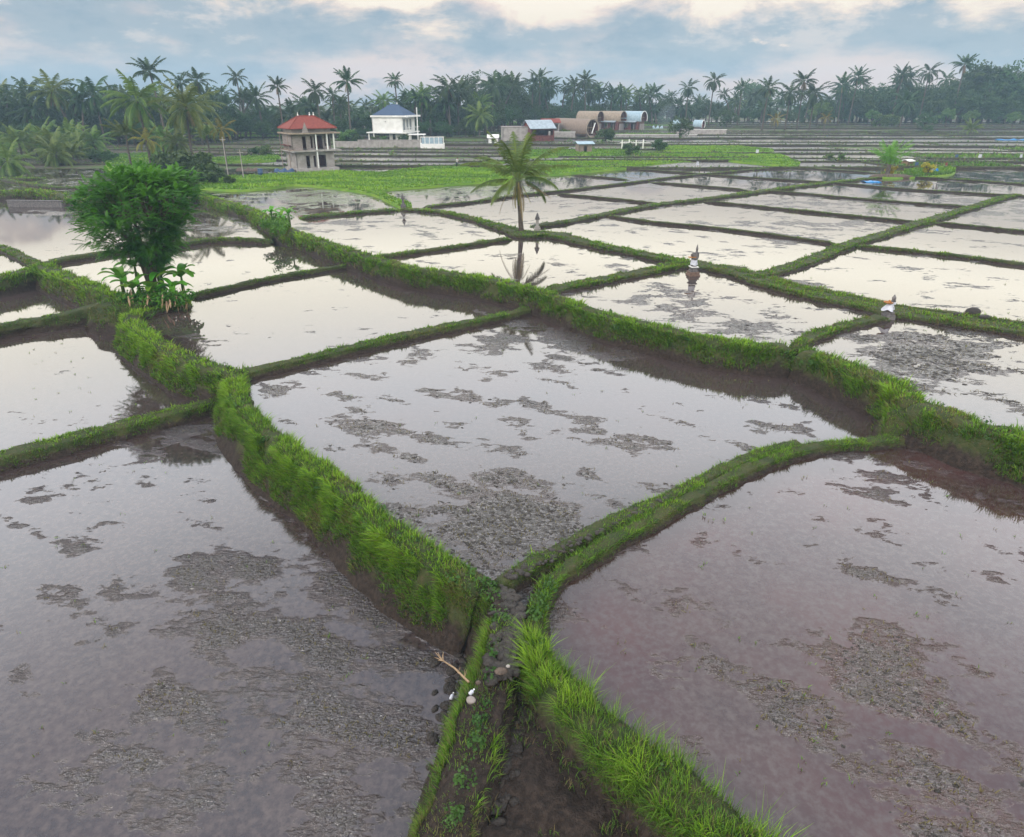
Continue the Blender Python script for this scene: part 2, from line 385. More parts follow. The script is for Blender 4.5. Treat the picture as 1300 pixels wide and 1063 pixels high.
# ---------------------------------------------------------------- banks between the fields, and their grass
GR = []       # blade roots: x, y, z, nx, ny, nz, height, width, tint offset, dry
def grow(pos, nor, hgt, wid, tint, dry): GR.append((pos, nor, hgt, wid, tint, dry))
def bank(pts, zt, w, zl, zr, gl=.6, gt=.8, gr=.6, gh=.22, ds=None, wpts=None, rough=1.0, mat='bank', px=True, slope=.42, dens=1.0, dry=0.0, hang=1.0):
    """earth bank along pts (photo positions of its crest): crest level zt, crest half width w, field levels left and right"""
    Q = []
    for i, p in enumerate(pts):
        z = zt[i] if hasattr(zt, '__len__') else zt
        q = P(p[0], p[1], z) if px else (p[0], p[1], z)
        Q.append((q[0], q[1], z, wpts[i] if wpts else w))
    dm = min(math.hypot(q[0], q[1] - 0) for q in Q)
    if ds is None: ds = .10 if dm < 22 else (.16 if dm < 42 else (.35 if dm < 75 else .8))
    C = resample(Q, ds); n = len(C)
    T = np.gradient(C[:, :2], axis=0); T /= np.linalg.norm(T, axis=1)[:, None] + 1e-9
    k = max(3, int(1.2 / ds) | 1); ker = np.ones(k) / k
    if n > k * 2:
        T = np.stack([np.convolve(np.pad(T[:, i], k // 2, mode='edge'), ker, 'valid') for i in (0, 1)], 1); T /= np.linalg.norm(T, axis=1)[:, None]
    NL = np.stack([-T[:, 1], T[:, 0]], 1)
    # cross profile: (side param, fraction up)
    prof = [(-1, -.35), (-1, 0), (-1, .3), (-1, .62), (-1, .88), (-.7, 1.0), (-.25, 1.02), (.25, 1.02), (.7, 1.0), (1, .88), (1, .62), (1, .3), (1, 0), (1, -.35)]
    if ds < .2: prof = [(-1, -.35), (-1, -.1), (-1, .1), (-1, .25), (-1, .4), (-1, .55), (-1, .7), (-1, .82), (-1, .92), (-.75, 1.0), (-.4, 1.02), (0, 1.02), (.4, 1.02), (.75, 1.0), (1, .92), (1, .82), (1, .7), (1, .55), (1, .4), (1, .25), (1, .1), (1, -.1), (1, -.35)]
    m = len(prof)
    V = np.zeros((n, m, 3)); HF = np.zeros((n, m)); SD = np.zeros(m)
    wob = (fbm(C[:, 0] * 1.1, C[:, 1] * 1.1, 3.3) - .5)
    for j, (s, h) in enumerate(prof):
        lev = zl if s > 0 else zr                 # s>0: left side
        drop = C[:, 2] - lev
        W = C[:, 3] * (1 + .5 * wob)
        off = np.where(abs(s) >= 1, W + slope * drop * (1 - h) * (1 + .5 * wob * np.sign(s)) + .07 * (h < .3), W * abs(s)) * (1 if s > 0 else -1)
        V[:, j, 0] = C[:, 0] + NL[:, 0] * off; V[:, j, 1] = C[:, 1] + NL[:, 1] * off
        V[:, j, 2] = lev + drop * h
        HF[:, j] = h
        SD[j] = 1 if s >= 1 else (-1 if s <= -1 else 0)
    nz = fbm(V[..., 0] * 2.2, V[..., 1] * 2.2, V[..., 2] * 2.5) - .5
    nz2 = fbm(V[..., 0] * 7, V[..., 1] * 7, V[..., 2] * 7, 2) - .5
    amp = rough * min(1.0, .35 + w)
    side = SD[None, :]
    V[..., 0] += NL[:, 0][:, None] * side * (nz * .34 + nz2 * .12) * amp
    V[..., 1] += NL[:, 1][:, None] * side * (nz * .34 + nz2 * .12) * amp
    V[..., 2] += (HF > .5) * (nz * .22 + nz2 * .07) * amp
    # close the ends down into the ground
    for e, idx in ((0, [0, 1]), (1, [-1, -2])):
        for q, i in enumerate(idx): V[i, :, 2] = V[i, :, 2] - (.22 if q == 0 else .08)
    idx = np.arange(n * m).reshape(n, m)
    q = np.stack([idx[:-1, :-1], idx[1:, :-1], idx[1:, 1:], idx[:-1, 1:]], -1).reshape(-1, 4)
    caps = []
    me = np_mesh('earth_bank', V.reshape(-1, 3), q, M[mat], {'hf': HF.ravel()}, True, 4)
    bm = bmesh.new(); bm.from_mesh(me); bm.verts.ensure_lookup_table()
    bm.faces.new([bm.verts[i] for i in idx[0]]); bm.faces.new([bm.verts[i] for i in idx[-1][::-1]])
    bmesh.ops.recalc_face_normals(bm, faces=bm.faces); bm.to_mesh(me); bm.free()
    o = link('earth_bank', me); o['kind'] = 'structure'
    # grass roots
    L = n * ds
    Y = np.clip(C[:, 1], 8, 400); dist = float(np.median(np.hypot(C[:, 0], Y)))
    rho0 = 1700 * min(1, (17 / dist)) ** 1.75 * dens
    for (s0, cov, width, side) in ((1, gl, None, 'L'), (0, gt, None, 'T'), (-1, gr, None, 'R')):
        if cov <= 0: continue
        js = [j for j in range(m) if SD[j] == s0 and (HF[0, j] >= 0)]
        if side == 'T': js = [min(js) - 1] + js + [max(js) + 1]
        lo, hi = min(js), max(js)
        wd = 2 * w if side == 'T' else float(np.mean(np.linalg.norm(V[:, hi] - V[:, lo], axis=1)))
        cnt = int(L * wd * rho0 * cov)
        if cnt < 1: continue
        a = rng.random(cnt) * (n - 1.001); b = lo + rng.random(cnt) * (hi - lo - .001)
        i0, j0 = a.astype(int), b.astype(int); fa, fb = (a - i0)[:, None], (b - j0)[:, None]
        A, B, Cc, D = V[i0, j0], V[i0 + 1, j0], V[i0 + 1, j0 + 1], V[i0, j0 + 1]
        pos = (A * (1 - fa) + B * fa) * (1 - fb) + (D * (1 - fa) + Cc * fa) * fb
        nor = np.cross(B - A, D - A); nor /= np.linalg.norm(nor, axis=1)[:, None] + 1e-9
        nor *= np.sign(nor[:, 2:3] + 1e-6)
        if side != 'T':
            sd = np.sign((nor[:, :2] * (NL[i0] * s0)).sum(1)); nor *= np.where(sd == 0, 1, sd)[:, None]
        h = HF[i0, j0] * (1 - fb[:, 0]) + HF[i0, j0 + 1] * fb[:, 0]
        cl = fbm(pos[:, 0] * 1.6, pos[:, 1] * 1.6, pos[:, 2] * 1.6)
        cl2 = fbm(pos[:, 0] * .45 + 9, pos[:, 1] * .45, 2.0)
        keep = rng.random(cnt) < np.clip((cl - .28) * 4, 0, 1) * np.clip((h - .03) * 2.8 + (cl2 - .45) * 3.6, 0, 1)
        if side == 'T': keep &= rng.random(cnt) < np.clip((cl - .2) * 4, 0, 1)
        pos, nor, h, cl, cl2 = pos[keep], nor[keep], h[keep], cl[keep], cl2[keep]
        k = len(pos)
        hg = gh * (.80 if gh > .18 else .9) * (.45 + .9 * rng.random(k)) * (.6 + .9 * cl) * (.75 + .7 * np.clip(h, 0, 1) if side != 'T' else .8)
        t3 = vnoise(pos[:, 0] * 4.5, pos[:, 1] * 4.5, pos[:, 2] * 4.5); hg = hg * (.5 + 1.0 * t3)
        wb = np.full(k, max(.010, dist * .00095))
        tn = np.clip(-.16 + .55 * cl + .55 * cl2 + .45 * (h - .5) + (.08 if gh > .2 else -.10) + (t3 - .5) * .5 + rng.normal(0, .17, k), 0, 1)
        dy = np.clip((rng.random(k) < (.10 + dry + .30 * np.clip(.6 - h, 0, 1))) * (.5 + .5 * rng.random(k)), 0, 1)
        c3 = fbm(pos[:, 0] * .9 + 31, pos[:, 1] * .9, pos[:, 2]); dy = np.maximum(dy, (rng.random(k) < np.clip((c3 - .56) * 5, 0, .75)) * (.35 + .6 * rng.random(k))); hg = hg * np.where(c3 > .6, .65, 1)
        grow(pos, nor, hg, wb, tn, dy)
    return o
def build_grass(name, lab=None):
    pos = np.concatenate([g[0] for g in GR]); nor = np.concatenate([g[1] for g in GR])
    h = np.concatenate([g[2] for g in GR]); w = np.concatenate([g[3] for g in GR])
    t = np.concatenate([g[4] for g in GR]); d = np.concatenate([g[5] for g in GR])
    n = len(pos); print('grass blades', n)
    az = rng.random(n) * 2 * np.pi
    sdir = np.stack([np.cos(az), np.sin(az), np.zeros(n)], 1)
    lean = sdir * .75 * rng.random((n, 1)) + nor * .45 + np.array([0, 0, .85]); lean /= np.linalg.norm(lean, axis=1)[:, None]
    bend = sdir * .5 + nor * .5; bend[:, 2] = -.15 - .35 * rng.random(n)
    side = np.cross(lean, sdir); side /= np.linalg.norm(side, axis=1)[:, None] + 1e-9
    hw = (w * .5)[:, None] * side; H = h[:, None]
    p0 = pos - lean * .03
    mid = p0 + lean * H * .55; tip = mid + (lean * .45 + bend * .35) * H * .8
    V = np.stack([p0 - hw, p0 + hw, mid + hw * .8, mid - hw * .8, tip], 1).reshape(-1, 3)
    b = np.arange(n)[:, None] * 5
    T = np.concatenate([b + [0, 1, 2], b + [0, 2, 3], b + [3, 2, 4]], 0)
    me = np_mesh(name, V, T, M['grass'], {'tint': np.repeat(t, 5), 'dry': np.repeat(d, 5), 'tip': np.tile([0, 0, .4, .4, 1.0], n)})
    o = link(name, me); tag(o, lab, 'grass', kind='stuff'); GR.clear(); return o

Z = dict(A=-1.1, B=-.9, C=0.0, D=-.05, E=.08, F=.2, B2=-.6, M=.35, U=.9)
AB = [(-90, 600), (0, 577), (60, 562), (133, 543), (210, 524), (285, 503)]
CA = [(299, 474), (301, 497), (315, 523), (343, 550), (385, 581), (425, 606), (455, 635), (492, 667), (528, 694), (575, 721), (614, 740)]
LS = [(622, 742), (634, 765), (634, 800), (626, 850), (616, 893), (602, 940), (586, 990), (568, 1050), (545, 1130)]
US = [(628, 742), (668, 717), (706, 698), (766, 665), (820, 642), (866, 620), (933, 586), (976, 570), (1020, 560)]
LO = [(1150, 553), (1100, 559), (1050, 563), (1000, 574), (933, 600), (866, 635), (820, 661), (766, 690), (725, 715), (698, 738), (683, 765), (678, 800), (688, 838), (715, 873), (760, 917), (830, 975), (900, 1035), (980, 1110)]
CK = [(693, 371), (737, 388), (782, 402), (837, 415), (900, 429), (960, 437), (1007, 439)]
CJ = [(1018, 443), (1039, 450), (1083, 467), (1133, 486), (1162, 510)]
DJ = [(1158, 508), (1199, 522), (1249, 540), (1300, 553), (1400, 583), (1560, 628)]
EC = [(303, 473), (326, 467), (380, 455), (433, 443), (500, 427), (575, 411), (640, 398), (690, 386)]
BE = [(303, 474), (262, 463), (233, 453), (205, 437), (180, 420), (167, 408), (173, 397), (200, 391), (242, 383)]
ISL = [(135, 379), (165, 383), (200, 381), (240, 377)]
FB2 = [(50, 335), (82, 350), (112, 361), (135, 372), (165, 384)]
BB2 = [(-90, 430), (0, 412), (62, 402), (110, 390), (140, 380)]
B2T = [(-90, 366), (0, 350), (52, 338)]
FT = [(50, 336), (75, 328), (112, 322), (155, 316), (230, 308), (262, 303), (300, 302), (345, 304)]
ML = [(-90, 296), (0, 313), (22, 322), (52, 336)]
EF = [(240, 374), (285, 364), (325, 355), (387, 344), (440, 336), (470, 332)]
BK1 = [(250, 245), (275, 253), (300, 260), (325, 268), (345, 281), (375, 294), (407, 305), (437, 315), (472, 325)]
BK2 = [(470, 325), (487, 330), (525, 340), (575, 347), (612, 352), (650, 360), (696, 371)]
def W(pts, z): return [P(u, v, z)[:2] for u, v in pts]

# field sheets
LOOPS = []
def field(loop_parts, z, grid=.6, mudscale=.02, name='water', mat='water'):
    lp = []
    for pts, zt in loop_parts: lp += W(pts, zt)
    LOOPS.append(lp)
    return sheet(name, lp, z, M[mat], grid, mudscale=mudscale)
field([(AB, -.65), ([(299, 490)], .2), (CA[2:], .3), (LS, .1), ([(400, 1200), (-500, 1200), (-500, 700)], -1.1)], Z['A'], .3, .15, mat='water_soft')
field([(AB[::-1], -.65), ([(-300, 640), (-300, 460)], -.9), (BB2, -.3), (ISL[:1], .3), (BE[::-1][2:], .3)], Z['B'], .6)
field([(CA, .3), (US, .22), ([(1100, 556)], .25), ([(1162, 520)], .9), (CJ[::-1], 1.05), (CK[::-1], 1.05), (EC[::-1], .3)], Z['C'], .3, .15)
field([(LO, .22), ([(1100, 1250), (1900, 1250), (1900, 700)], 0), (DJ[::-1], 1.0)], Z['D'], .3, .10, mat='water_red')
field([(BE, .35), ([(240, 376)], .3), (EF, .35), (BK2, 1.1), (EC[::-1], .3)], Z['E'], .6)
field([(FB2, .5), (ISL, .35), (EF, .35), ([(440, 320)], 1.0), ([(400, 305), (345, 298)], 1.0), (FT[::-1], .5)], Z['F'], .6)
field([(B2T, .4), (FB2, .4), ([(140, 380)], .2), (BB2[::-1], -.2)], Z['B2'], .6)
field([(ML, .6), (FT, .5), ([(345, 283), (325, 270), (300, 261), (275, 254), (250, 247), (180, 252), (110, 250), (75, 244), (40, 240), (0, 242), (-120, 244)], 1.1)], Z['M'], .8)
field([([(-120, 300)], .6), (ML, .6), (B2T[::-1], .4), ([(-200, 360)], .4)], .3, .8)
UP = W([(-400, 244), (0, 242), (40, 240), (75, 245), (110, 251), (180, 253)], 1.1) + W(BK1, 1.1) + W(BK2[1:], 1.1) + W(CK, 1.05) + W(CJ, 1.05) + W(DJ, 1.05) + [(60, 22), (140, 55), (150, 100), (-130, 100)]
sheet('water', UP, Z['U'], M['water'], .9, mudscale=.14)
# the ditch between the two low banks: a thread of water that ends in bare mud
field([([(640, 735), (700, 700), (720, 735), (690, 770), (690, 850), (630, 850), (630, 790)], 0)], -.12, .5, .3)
dt = sheet('ground', W([(630, 838), (700, 838), (740, 900), (870, 1050), (700, 1250), (480, 1250), (560, 1000), (600, 900)], -.2), -.3, M['bank_mud'], .09)
n_ = len(dt.data.vertices); co_ = np.empty(n_ * 3, np.float32); dt.data.vertices.foreach_get('co', co_); co_ = co_.reshape(-1, 3)
co_[:, 2] += (fbm(co_[:, 0] * 2.5, co_[:, 1] * 2.5) - .5) * .35 + (fbm(co_[:, 0] * 9, co_[:, 1] * 9, 1.0, 2) - .5) * .10; dt.data.vertices.foreach_set('co', co_.ravel()); dt.data.polygons.foreach_set('use_smooth', np.ones(len(dt.data.polygons), bool))
k_ = 2600; bx = np.array([P(u, v, -.3) for u, v in zip(rng.uniform(600, 820, k_), rng.uniform(870, 1063, k_))]); kk = fbm(bx[:, 0] * 1.8, bx[:, 1] * 1.8) > .52; bx = bx[kk]
grow(bx, np.tile([0, 0, 1.0], (len(bx), 1)), .10 + .14 * rng.random(len(bx)), np.full(len(bx), .012), np.clip(rng.normal(.35, .2, len(bx)), 0, 1), (rng.random(len(bx)) < .35) * .9)

# banks
bank(AB, -.68, .28, Z['B'], Z['A'], .5, .9, .6, .12)
bank(CA, .28, .22, Z['C'], Z['A'], .6, .95, 1.4, .24, slope=.5, dens=1.15)
bank(LS, [.26, .24, .2, .12, .05, 0, 0, 0, 0], .2, -.25, Z['A'], .5, .55, 1.3, .22, slope=.4, dry=.12, wpts=[.14, .12, .15, .26, .34, .36, .36, .36, .36], mat='bank_mud')
bank(US, .17, .15, Z['C'], -.15, .4, .75, .4, .11, slope=.3)
bank(LO, .17, .16, Z['D'], -.15, .75, .9, .6, .12, slope=.35)
bank(LO[11:], [.16, .2, .26, .3, .3, .3, .3], .3, Z['D'], -.4, .5, 1.0, 1.1, .36, slope=.35, wpts=[.1, .16, .28, .32, .34, .34, .34])
bank(CK, 1.06, .28, Z['U'], Z['C'], .5, 1.0, 1.35, .26, slope=.35)
bank(CJ, [1.06, 1.06, 1.1, 1.15, 1.15], .32, Z['U'], Z['C'], .5, 1.0, 1.3, .30, slope=.35)
bank(DJ, 1.12, .34, Z['U'], Z['D'], .5, 1.0, 1.1, .28, slope=.45)
bank([(1150, 512), (1146, 530), (1140, 550)], [1.0, .7, .25], .35, Z['C'], Z['D'], .8, .8, .8, .25)
bank(EC, .28, .25, Z['E'], Z['C'], .5, .95, .6, .13)
bank(BE, [.35, .35, .38, .4, .4, .38, .35, .3, .25], .3, Z['B'], Z['E'], 1.3, .9, .4, .26, slope=.4)
bank(ISL, .42, 1.0, Z['E'], Z['B'], .5, .8, .8, .2)
bank(FB2, [.55, .5, .48, .45, .42], .4, Z['F'], Z['B2'], .5, .95, .55, .3)
bank(BB2, [-.35, -.35, -.3, -.1, .2], .3, Z['B2'], Z['B'], .5, .9, .6, .14)
bank(B2T, .45, .35, .3, Z['B2'], .5, .9, 1.0, .25)
bank(FT, .52, .24, Z['M'], Z['F'], .5, .95, .7, .14)
bank(ML, .55, .3, Z['M'], .3, .5, .9, .7, .2, dry=.15)
bank(EF, .32, .18, Z['F'], Z['E'], .5, .8, .5, .12)
bank(BK1, 1.12, .3, Z['U'], Z['M'] - .2, .5, 1.0, 1.0, .28, dry=.06)
bank(BK2, 1.12, .3, Z['U'], Z['E'], .5, 1.0, 1.3, .26, slope=.35)
bank([(-400, 244), (0, 243), (40, 241), (75, 246), (110, 252), (180, 255), (250, 247)], 1.15, .4, Z['U'], Z['M'], .5, .9, .8, .3, dry=.1)
zb = 1.08
for pts, w, gh, g in [
        ([(472, 324), (500, 322), (575, 312), (650, 301)], .22, .14, .8),
        ([(696, 367), (750, 356), (800, 347), (850, 337), (872, 334)], .42, .16, .9),
        ([(505, 264), (550, 267), (575, 271), (612, 280), (650, 289)], .35, .22, 1.0),
        ([(380, 275), (450, 269), (506, 265)], .35, .18, .9),
        ([(1012, 438), (1025, 428), (1057, 416), (1087, 408), (1124, 400)], .25, .15, .9),
        ([(935, 347), (975, 345), (1025, 330), (1075, 310), (1125, 295), (1175, 280), (1225, 265), (1275, 250), (1292, 246)], .42, .14, .9),
        ([(1085, 310), (1150, 316), (1225, 324), (1300, 334), (1400, 345)], .16, .14, .8),
        ([(1185, 281), (1240, 286), (1300, 292), (1400, 300)], .16, .12, .4),
        ([(770, 272), (825, 280), (900, 287), (975, 296), (1065, 308)], .16, .12, .4),
        ([(892, 254), (975, 262), (1075, 272), (1170, 281)], .18, .12, .3),
        ([(965, 241), (1000, 243), (1100, 252), (1237, 262)], .18, .12, .3),
        ([(675, 286), (720, 280), (767, 271), (825, 260), (900, 251), (975, 241), (1037, 233), (1075, 229), (1120, 224)], .40, .14, .8),
        ([(537, 262), (600, 255), (637, 250), (675, 245), (725, 240), (800, 231), (875, 222), (975, 213), (1000, 211)], .28, .14, .45),
        ([(707, 245), (775, 251), (842, 258)], .16, .1, .3),
        ([(725, 221), (800, 227)], .18, .1, .5), ([(810, 214), (890, 220), (975, 226), (1057, 231), (1150, 239), (1300, 248), (1400, 256)], .2, .1, .3),
        ([(825, 230), (900, 236), (957, 241)], .18, .1, .3),
        ([(1000, 210), (1117, 219)], .3, .1, .2), ([(1110, 222), (1200, 226), (1300, 233), (1420, 240)], .35, .2, .5),
        ([(900, 203), (975, 209), (1117, 219)], .5, .12, .3),
        ([(0, 226), (60, 236), (130, 238), (230, 240)], .3, .2, .7),
        ([(-300, 224), (0, 226), (60, 225)], .5, .3, .8),
        ]:
    bank(pts, zb + .02, w, Z['U'], Z['U'], g, g, g, gh, dry=.12, mat='bank' if g > .6 else 'bank_dry')
bank([(610, 280), (650, 291), (665, 296), (700, 296), (750, 308), (800, 318), (850, 328), (876, 334)], 1.12, .48, Z['U'], Z['U'], .7, .9, .8, .2, dry=.05, wpts=[.3, .6, .9, .8, .45, .45, .5, .6])
bank([(873, 333), (925, 341), (975, 357), (1037, 373), (1100, 385), (1127, 391), (1200, 402), (1300, 417), (1460, 440)], 1.1, .62, Z['U'], Z['U'], .8, .9, .8, .17, dry=.2, wpts=[.7, .75, .7, .65, .75, .9, .75, .7, .7])
bank([(905, 336), (925, 338), (975, 351), (1037, 366), (1100, 378), (1127, 385), (1200, 395), (1300, 410), (1460, 433)], 1.12, .16, Z['U'], Z['U'], .6, .8, .6, .15, dry=.35)
# broad-leaved weeds among the grass of the near banks
def weeds():
    r = np.random.default_rng(44); cs = []
    for (line, z, n, dv) in ((CA, .15, 90, 22), (LS, .1, 45, 14), (LO[9:], .15, 60, 10), (CJ, .8, 40, 22), (DJ, .8, 50, 25), (CK, .8, 40, 14), (BE, .2, 30, 12), (BK2, .85, 30, 10)):
        for i in range(n):
            k = r.random() * (len(line) - 1.01); j = int(k); a, b = line[j], line[j + 1]; q = P(a[0] + (b[0] - a[0]) * (k - j) + r.normal(0, 4), a[1] + (b[1] - a[1]) * (k - j) + r.uniform(-2, dv), z); cs.append((q[0], q[1], z + r.uniform(0, .16)))
    V, T, t = [], [], []
    for c in cs:
        sz = r.uniform(.018, .05); v, f, tt = leafcloud(int(r.integers(1e6)), [c], [r.uniform(.08, .22)], 34, sz, .7); T.append(f + sum(len(q) for q in V)); V.append(v); t.append(tt)
    o = link('undergrowth', np_mesh('undergrowth', np.concatenate(V), np.concatenate(T), M['weed'], {'tint': np.concatenate(t)}, False, 4)); tag(o, 'broad-leaved weeds among the grass of the near banks', 'weeds', kind='stuff')

# ---------------------------------------------------------------- far terraces and the ground under everything
def Tz(y): return .95 + np.clip(y - 100, 0, 120) * .0172 + np.clip(y - 220, 0, 400) * .006
def gz(x, y):
    return np.where(y < 72, -1.75, np.where(y < 98, -1.75 + (y - 72) / 26 * 2.35, np.where(y < 101, .6 + (y - 98) / 3 * .25, Tz(y) - .08)))
def ground_mat():
    m, nt = newmat('ground_soil'); g = N(nt); p = g.pos()
    n = g.noise(p, .05, 5, .6); n2 = g.noise(p, 1.4, 6, .65)
    gr = g.mix(g.map(n2, .3, .7), (.045, .085, .02), (.10, .13, .03)); so = g.mix(g.map(n2, .3, .7), (.055, .042, .034), (.11, .085, .065))
    c = g.mix(g.map(g.math('ADD', g.math('MULTIPLY', n, .7), g.math('MULTIPLY', n2, .3)), .46, .54), gr, so)
    g.out(g.bsdf(c, .9, g.bump(n2, .8, .2), .2)); return m
M['ground'] = ground_mat()
xs = np.concatenate([np.linspace(-420, -120, 24), np.linspace(-110, 110, 70), np.linspace(120, 420, 24)])
ys = np.concatenate([np.linspace(-40, 70, 14), np.arange(72, 260, 2.5), np.linspace(265, 560, 24)])
X, Y = np.meshgrid(xs, ys); Zg = gz(X, Y) + np.where(Y > 103, (fbm(X * .2, Y * .2) - .5) * .3, 0)
nx = len(xs); ii = np.arange(X.size).reshape(X.shape)
q = np.stack([ii[:-1, :-1], ii[:-1, 1:], ii[1:, 1:], ii[1:, :-1]], -1).reshape(-1, 4)
o = link('ground', np_mesh('ground', np.stack([X, Y, Zg], -1).reshape(-1, 3), q, M['ground'], None, True, 4)); o['kind'] = 'structure'

# green land round the unfinished house and the rice seed beds beside it
M['turf'] = simple('turf', (.09, .19, .016), (.15, .24, .025), .6, bump=.6, bd=.05)
G1 = [(248, 238), (300, 241), (345, 238), (375, 234), (437, 240), (475, 247), (508, 262), (522, 258), (485, 242), (550, 236), (612, 231), (655, 231), (662, 223), (692, 222), (775, 215), (862, 206), (905, 204), (890, 199), (800, 198), (700, 204), (640, 211), (575, 215), (500, 219), (430, 217), (330, 222), (270, 225)]
def inside(poly, x, y):
    c = np.zeros(len(x), bool); n = len(poly)
    for i in range(n):
        x1, y1 = poly[i]; x2, y2 = poly[(i + 1) % n]
        k = ((y1 > y) != (y2 > y)) & (x < (x2 - x1) * (y - y1) / (y2 - y1 + 1e-12) + x1); c ^= k
    return c
def green(loop_px, z, per, hgt, wid, tint, tv=.12, dry=.03, name='green_field'):
    W0 = W(loop_px, z)
    C = resample([(a, b, 0) for a, b in W0 + W0[:1]], 1.0)[:, :2]
    # sloping skirt below the edge
    bm = bmesh.new(); k = len(C)
    cen = C.mean(0)
    top = [bm.verts.new((p[0], p[1], z + .03 * math.sin(i * 1.7))) for i, p in enumerate(C[:-1])]
    low = [bm.verts.new((p[0], p[1] - .25, z - .5)) for p in C[:-1]]
    for t in tessellate_polygon([[Vector((p[0], p[1], 0)) for p in C[:-1]]]):
        try: bm.faces.new([top[i] for i in t])
        except ValueError: pass
    for i in range(len(top)):
        j = (i + 1) % len(top); bm.faces.new([top[i], top[j], low[j], low[i]])
    bmesh.ops.recalc_face_normals(bm, faces=bm.faces)
    me = bpy.data.meshes.new(name); bm.to_mesh(me); bm.free(); me.materials.append(M['turf'])
    o = link(name, me); o['kind'] = 'structure'
    x0, y0 = C.min(0); x1, y1 = C.max(0); n = int((x1 - x0) * (y1 - y0) * per)
    x = rng.uniform(x0, x1, n); y = rng.uniform(y0, y1, n); k = inside([tuple(p) for p in C[:-1]], x, y); x, y = x[k], y[k]; n = len(x)
    cl = fbm(x * .25, y * .8)
    grow(np.stack([x, y, np.full(n, z)], 1), np.tile([0, 0, 1.0], (n, 1)), hgt * (.6 + .6 * rng.random(n)) * (.6 + .8 * cl), np.full(n, wid),
         np.clip(tint + (cl - .5) * 1.1 + rng.normal(0, tv, n), 0, 1), (rng.random(n) < dry + .25 * np.clip(cl - .62, 0, 1)) * .8)
build_grass('grass', 'green grass covering the banks between the flooded fields')
green(G1, 1.12, 26, .30, .11, .72)
green([(810, 196), (870, 192), (975, 193), (1010, 207), (985, 209), (905, 202), (850, 198)], 1.3, 24, .25, .12, .7)
green([(835, 186), (900, 184), (975, 189), (968, 192), (880, 191), (836, 190)], 1.6, 20, .3, .13, .75)
green([(655, 191), (735, 190), (800, 190), (806, 194), (735, 197), (650, 199)], 1.5, 20, .3, .13, .55)
green([(975, 202), (1010, 203), (1012, 210), (975, 209)], 1.15, 24, .25, .12, .6)
green([(1148, 217), (1172, 214), (1210, 215), (1206, 221), (1170, 224), (1150, 224)], 1.1, 30, .5, .11, .45)
green([(1118, 219), (1150, 217), (1152, 224), (1120, 225)], 1.1, 12, .3, .1, .3, dry=.6)
green([(136, 196), (210, 194), (240, 203), (210, 213), (140, 213)], 1.35, 14, .3, .14, .5)
green([(270, 200), (345, 197), (350, 203), (275, 205)], 1.35, 12, .3, .14, .6)
green([(440, 224), (520, 214), (580, 209), (640, 205), (642, 207), (575, 213), (500, 221)], 1.13, 20, .25, .12, .5)
build_grass('rice_seedlings', 'bright green rice seedlings and grass around the unfinished house and beyond')

fw_v, fw_f, fw_m = [], [], []      # far water
bv, bf, bh = [], [], []            # far low banks
gb_ = []
y = 101.5; r = random.Random(5)
while y < 232:
    ph = r.uniform(0, 6.3); fr = r.uniform(.02, .05)
    cur = lambda q: sl * q + 1.3 * math.sin(q * fr + ph) + .5 * math.sin(q * .13 + ph * 2)
    dep = r.uniform(4.5, 8.5) * (1 + (y - 100) / 130); sl = -.05 + r.uniform(-.02, .02)
    z = float(Tz(y)) + r.uniform(.0, .12); x = -175 + r.uniform(0, 20)
    while x < 190:
        wd = r.uniform(14, 46); x2 = min(x + wd, 195)
        cx = (x + x2) / 2; k = r.random()
        u, v = proj(cx, y, z)
        kind = 'water' if k < (.55 if (u < 660 or u > 980) else .34) else ('green' if k > .88 else 'mud')
        if u < 640 and y > 128: kind = 'mud' if k < .6 else 'green'
        zz = z + r.uniform(-.05, .05)
        if kind != 'green':
            n = 10; X_ = [x + (x2 - x) * i / n for i in range(n + 1)]; b0 = len(fw_v)
            for xx in X_: fw_v.append((xx, y + cur(xx), zz)); fw_v.append((xx, y + dep + 2.2 + cur(xx), zz))
            for i in range(n): fw_f.append((b0 + 2 * i, b0 + 2 * i + 2, b0 + 2 * i + 3, b0 + 2 * i + 1))
            fw_m += [(.15 if kind == 'water' else 1.0)] * (2 * n + 2)
        else: gb_.append((x, x2, y, dep, sl, zz))
        # front bank, and a side bank now and then
        h = r.uniform(.10, .26); w_ = r.uniform(.35, .8)
        n = max(4, int((x2 - x) / 1.2))
        b0 = len(bv)
        for i in range(n + 1):
            xx = x + (x2 - x) * i / n; yy = y + cur(xx) + r.uniform(-.18, .18); hh = h * r.uniform(.75, 1.2)
            for dy_, dz_, f_ in ((-w_ * .9, -.5, 0), (-w_ * .5, hh * .8, .5), (0, hh, 1), (w_ * .5, hh * .7, .6), (w_ * .8, -.2, 0)):
                bv.append((xx, yy + dy_, zz + dz_)); bh.append(f_ * 1.0)
        for i in range(n):
            for j in range(4): a = b0 + i * 5 + j; bf.append((a, a + 5, a + 6, a + 1))
        if r.random() < .8:
            n = 6; b0 = len(bv); lean = r.uniform(-2, 2)
            for i in range(n + 1):
                yy = y + dep * i / n + cur(x); xx = x + lean * i / n
                for dx_, dz_, f_ in ((-.7, -.3, 0), (-.3, h * .8, .6), (0, h, 1), (.3, h * .8, .6), (.7, -.3, 0)): bv.append((xx + dx_, yy, zz + dz_)); bh.append(f_ * 1.0)
            for i in range(n):
                for j in range(4): a = b0 + i * 5 + j; bf.append((a, a + 1, a + 6, a + 5))
        x = x2
    y += dep
o = link('water', np_mesh('water', np.array(fw_v), np.array(fw_f), M['water_far'], {'mud': fw_m, 'bank': np.full(len(fw_v), .1)}, False, 4)); o['kind'] = 'structure'
